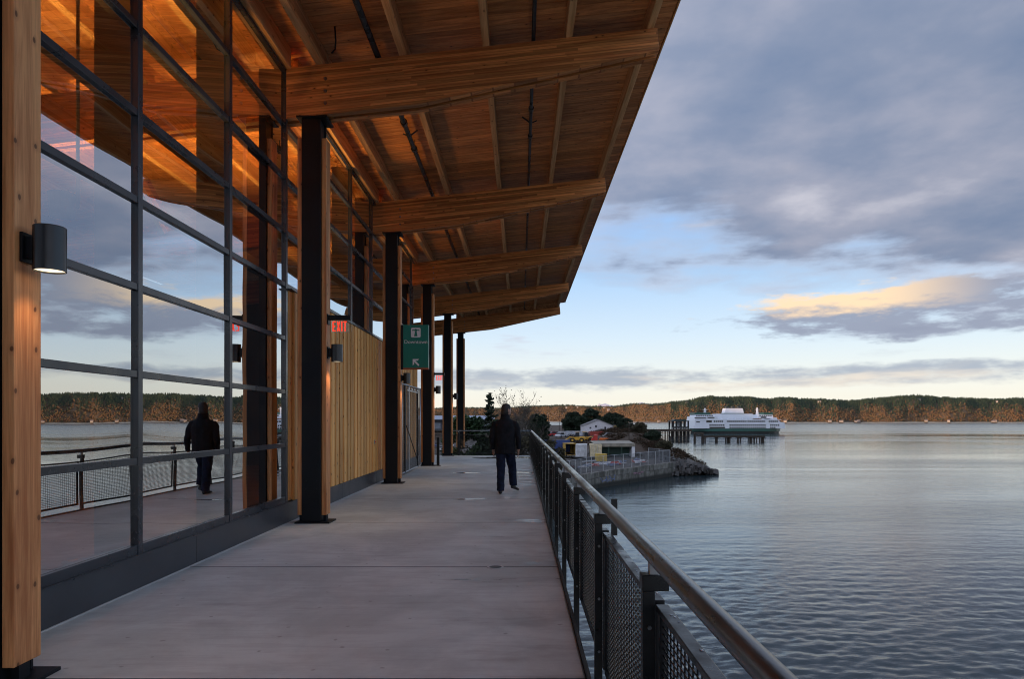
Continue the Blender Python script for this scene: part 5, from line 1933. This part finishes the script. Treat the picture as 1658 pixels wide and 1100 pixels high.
MX, MY = -0.32, 14.15
man = thing('person', 'man in dark coat, jeans and face mask walking away along the deck', 'person', (MX, MY, 0), R(-4))
M['skin'] = pbr('skin', (0.42, 0.24, 0.17), 0.5, 0, 0.08, 20)
M['coat'] = pbr('black wool coat', (0.014, 0.015, 0.020), 0.85, 0, 0.35, 9, 0.5, 60, spec=0.2)
M['jeans'] = pbr('dark blue jeans', (0.014, 0.020, 0.045), 0.85, 0, 0.4, 12, 0.4, 90, spec=0.2)
M['shoe'] = pbr('dark brown leather', (0.014, 0.011, 0.010), 0.4, 0, 0.3, 15)
M['hair'] = pbr('short grey brown hair', (0.030, 0.026, 0.024), 0.7, 0, 0.5, 60, 0.8, 120)
M['mask'] = pbr('black face mask', (0.008, 0.008, 0.009), 0.8)

# body: head, neck, trunk, arms with hands, legs - one skinned surface
HZ = 1.715          # head centre
TURN = R(-48)       # head turned to the right
b = MB()
fwd = Vector((math.sin(-TURN), math.cos(-TURN), 0))
sid = Vector((fwd.y, -fwd.x, 0))
hc = Vector((0.02, 0.03, HZ))
prof = [(-0.125, 0.045, 0.055, 0.030), (-0.105, 0.060, 0.078, 0.022), (-0.07, 0.070, 0.090, 0.012), (-0.03, 0.074, 0.097, 0.004), (0.02, 0.077, 0.101, 0.0), (0.06, 0.076, 0.100, -0.003), (0.095, 0.066, 0.086, -0.006), (0.12, 0.045, 0.060, -0.008), (0.132, 0.015, 0.02, -0.008)]
b.rings([ell(hc + fwd * f + Vector((0, 0, z)), a, c, 20, sid, fwd, 2.2) for z, a, c, f in prof])
# nose, brow, ears
b.obox(hc + fwd * 0.105 + Vector((0, 0, -0.015)), (0.022, 0.035, 0.045), Matrix.Rotation(-math.atan2(fwd.x, fwd.y), 3, 'Z'))
b.obox(hc + fwd * 0.090 + Vector((0, 0, 0.030)), (0.10, 0.02, 0.018), Matrix.Rotation(-math.atan2(fwd.x, fwd.y), 3, 'Z'))
for s_ in (-1, 1):
    b.obox(hc + sid * s_ * 0.080 + Vector((0, 0, -0.005)), (0.016, 0.036, 0.062), Matrix.Rotation(-math.atan2(fwd.x, fwd.y), 3, 'Z'))
b.rings(limb_rings([(0.0, -0.01, 1.45), (0.005, 0.0, 1.53), (0.012, 0.015, 1.66)], [0.075, 0.062, 0.060]))
b.rings([ell((0, 0, z), a, c, 20) for z, a, c in ((0.86, 0.15, 0.11), (1.0, 0.155, 0.115), (1.2, 0.165, 0.12), (1.4, 0.19, 0.115), (1.5, 0.13, 0.09))])
ARM = {-1: [(-0.195, 0.0, 1.44), (-0.245, 0.0, 1.34), (-0.272, -0.02, 1.16), (-0.268, 0.06, 0.97), (-0.258, 0.085, 0.89)],
       1: [(0.195, 0.0, 1.44), (0.245, -0.01, 1.34), (0.278, -0.05, 1.16), (0.282, -0.03, 0.97), (0.275, -0.02, 0.89)]}
for s_ in (-1, 1):
    A_ = ARM[s_]
    b.rings(limb_rings(A_, [0.055, 0.05, 0.043, 0.033, 0.030]))
    w0 = Vector(A_[-1])
    b.rings(limb_rings([w0 + Vector((0, 0, 0.01)), w0 + Vector((0, 0.008, -0.04)), w0 + Vector((0, 0.015, -0.085))], [(0.022, 0.030), (0.020, 0.042), (0.017, 0.038)], 12))
    for j, (oy, L) in enumerate(((0.030, 0.072), (0.010, 0.080), (-0.010, 0.075), (-0.028, 0.058))):
        k0 = w0 + Vector((0, 0.012 + oy, -0.08))
        b.rings(limb_rings([k0, k0 + Vector((-s_ * 0.004, 0.004, -L * 0.5)), k0 + Vector((-s_ * 0.022, 0.006, -L))], [0.0095, 0.009, 0.007], 8))
    k0 = w0 + Vector((-s_ * 0.006, 0.040, -0.03))
    b.rings(limb_rings([k0, k0 + Vector((-s_ * 0.012, 0.022, -0.03)), k0 + Vector((-s_ * 0.016, 0.026, -0.062))], [0.011, 0.010, 0.008], 8))
LEG = {-1: [(-0.085, 0.0, 0.90), (-0.088, -0.02, 0.70), (-0.085, -0.05, 0.50), (-0.085, -0.11, 0.28), (-0.085, -0.16, 0.09)],
       1: [(0.085, 0.0, 0.90), (0.105, 0.11, 0.71), (0.12, 0.24, 0.54), (0.135, 0.25, 0.34), (0.15, 0.22, 0.165)]}
for s_ in (-1, 1):
    b.rings(limb_rings(LEG[s_], [0.088, 0.075, 0.056, 0.052, 0.04]))
body = remesh(b.build('body', 'skin', man, local=True), 0.0075, 2)
# jeans
b = MB()
b.rings([ell((0, 0, z), a, c, 20) for z, a, c in ((0.82, 0.165, 0.115), (0.92, 0.172, 0.125), (1.0, 0.165, 0.12))])
for s_ in (-1, 1):
    L_ = [Vector(p) for p in LEG[s_]]
    b.rings(limb_rings([L_[0] + Vector((0, 0, 0.04)), L_[1], L_[2] + Vector((0, 0.01, 0)), L_[3], L_[4] + Vector((0, 0, 0.02)), L_[4] + Vector((0, -0.004, -0.03))], [0.110, 0.102, 0.088, 0.082, 0.078, 0.080]))
remesh(b.build('jeans', 'jeans', man, local=True), 0.010, 3, 0.030)
# shoes
for s_ in (-1, 1):
    a_ = Vector(LEG[s_][-1])
    yaw = R(6) if s_ < 0 else R(-24)
    pit = 0.0 if s_ < 0 else R(-14)
    b = MB()
    rg = []
    for y_, w_0, h_ in ((-0.085, 0.022, 0.055), (-0.06, 0.036, 0.075), (0.0, 0.040, 0.088), (0.06, 0.042, 0.070), (0.13, 0.047, 0.050), (0.19, 0.040, 0.042), (0.225, 0.018, 0.028)):
        rg.append([Vector((w_0 * math.cos(2 * math.pi * k / 14), y_, h_ / 2 + h_ / 2 * math.copysign(abs(math.sin(2 * math.pi * k / 14)) ** 0.7, math.sin(2 * math.pi * k / 14)))) for k in range(14)])
    b.rings(rg)
    so = b.build('shoe', 'shoe', man, (a_.x, a_.y, 0.004 if s_ < 0 else 0.065), (pit, 0, yaw), True, 0, True)
# coat: trunk, sleeves, stand collar, vent at the back
b = MB()
cr = [(0.815, 0.215, 0.150), (0.90, 0.212, 0.150), (1.02, 0.205, 0.146), (1.15, 0.205, 0.145), (1.28, 0.218, 0.148), (1.38, 0.220, 0.145), (1.45, 0.195, 0.132), (1.51, 0.140, 0.108), (1.55, 0.085, 0.082), (1.585, 0.074, 0.080), (1.61, 0.074, 0.082)]
b.rings([ell((0.0, 0.0 if z < 1.5 else 0.005, z), a, c, 28, p=2.4) for z, a, c in cr])
for s_ in (-1, 1):
    A_ = [Vector(p) for p in ARM[s_]]
    b.rings(limb_rings([A_[0] + Vector((-s_ * 0.06, 0, -0.005)), A_[0] + Vector((s_ * 0.0, 0, -0.012)), A_[1], A_[2], A_[2].lerp(A_[3], 0.5), A_[3], A_[4] + Vector((0, 0, 0.02))], [0.070, 0.074, 0.070, 0.063, 0.057, 0.053, 0.051], 16))
coat = remesh(b.build('coat', 'coat', man, local=True), 0.010, 4, 0.034)
b = MB()
b.rings([ell((0.0, 0.006, z), a, c, 24) for z, a, c in ((1.51, 0.110, 0.098), (1.55, 0.088, 0.090), (1.60, 0.081, 0.090), (1.63, 0.084, 0.094))], False)
co = b.build('collar', 'coat', man, local=True, smooth=True)
so = co.modifiers.new('thick', 'SOLIDIFY')
so.thickness = 0.012
MB().obox((0.0, -0.152, 0.90), (0.006, 0.012, 0.17), (0, 0, 0)).build('coat_vent', 'mask', man, local=True)
# hair cap
b = MB()
hp_ = [(-0.085, 0.072, 0.084, -0.040), (-0.04, 0.0795, 0.088, -0.028), (0.02, 0.0835, 0.097, -0.014), (0.06, 0.083, 0.104, -0.006), (0.098, 0.073, 0.094, -0.006), (0.127, 0.050, 0.066, -0.008), (0.142, 0.016, 0.02, -0.008)]
b.rings([ell(hc + fwd * f + Vector((0, 0, z)), a, c, 22, sid, fwd, 2.2) for z, a, c, f in hp_])
b.build('hair', 'hair', man, local=True, smooth=True)
b = MB()
b.rings([ell(hc + fwd * f + Vector((0, 0, z)), a, c, 20, sid, fwd, 2.2) for z, a, c, f in ((-0.128, 0.040, 0.045, 0.045), (-0.10, 0.058, 0.07, 0.038), (-0.06, 0.062, 0.076, 0.036), (-0.022, 0.055, 0.072, 0.036))])
b.build('face_mask', 'mask', man, local=True, smooth=True)
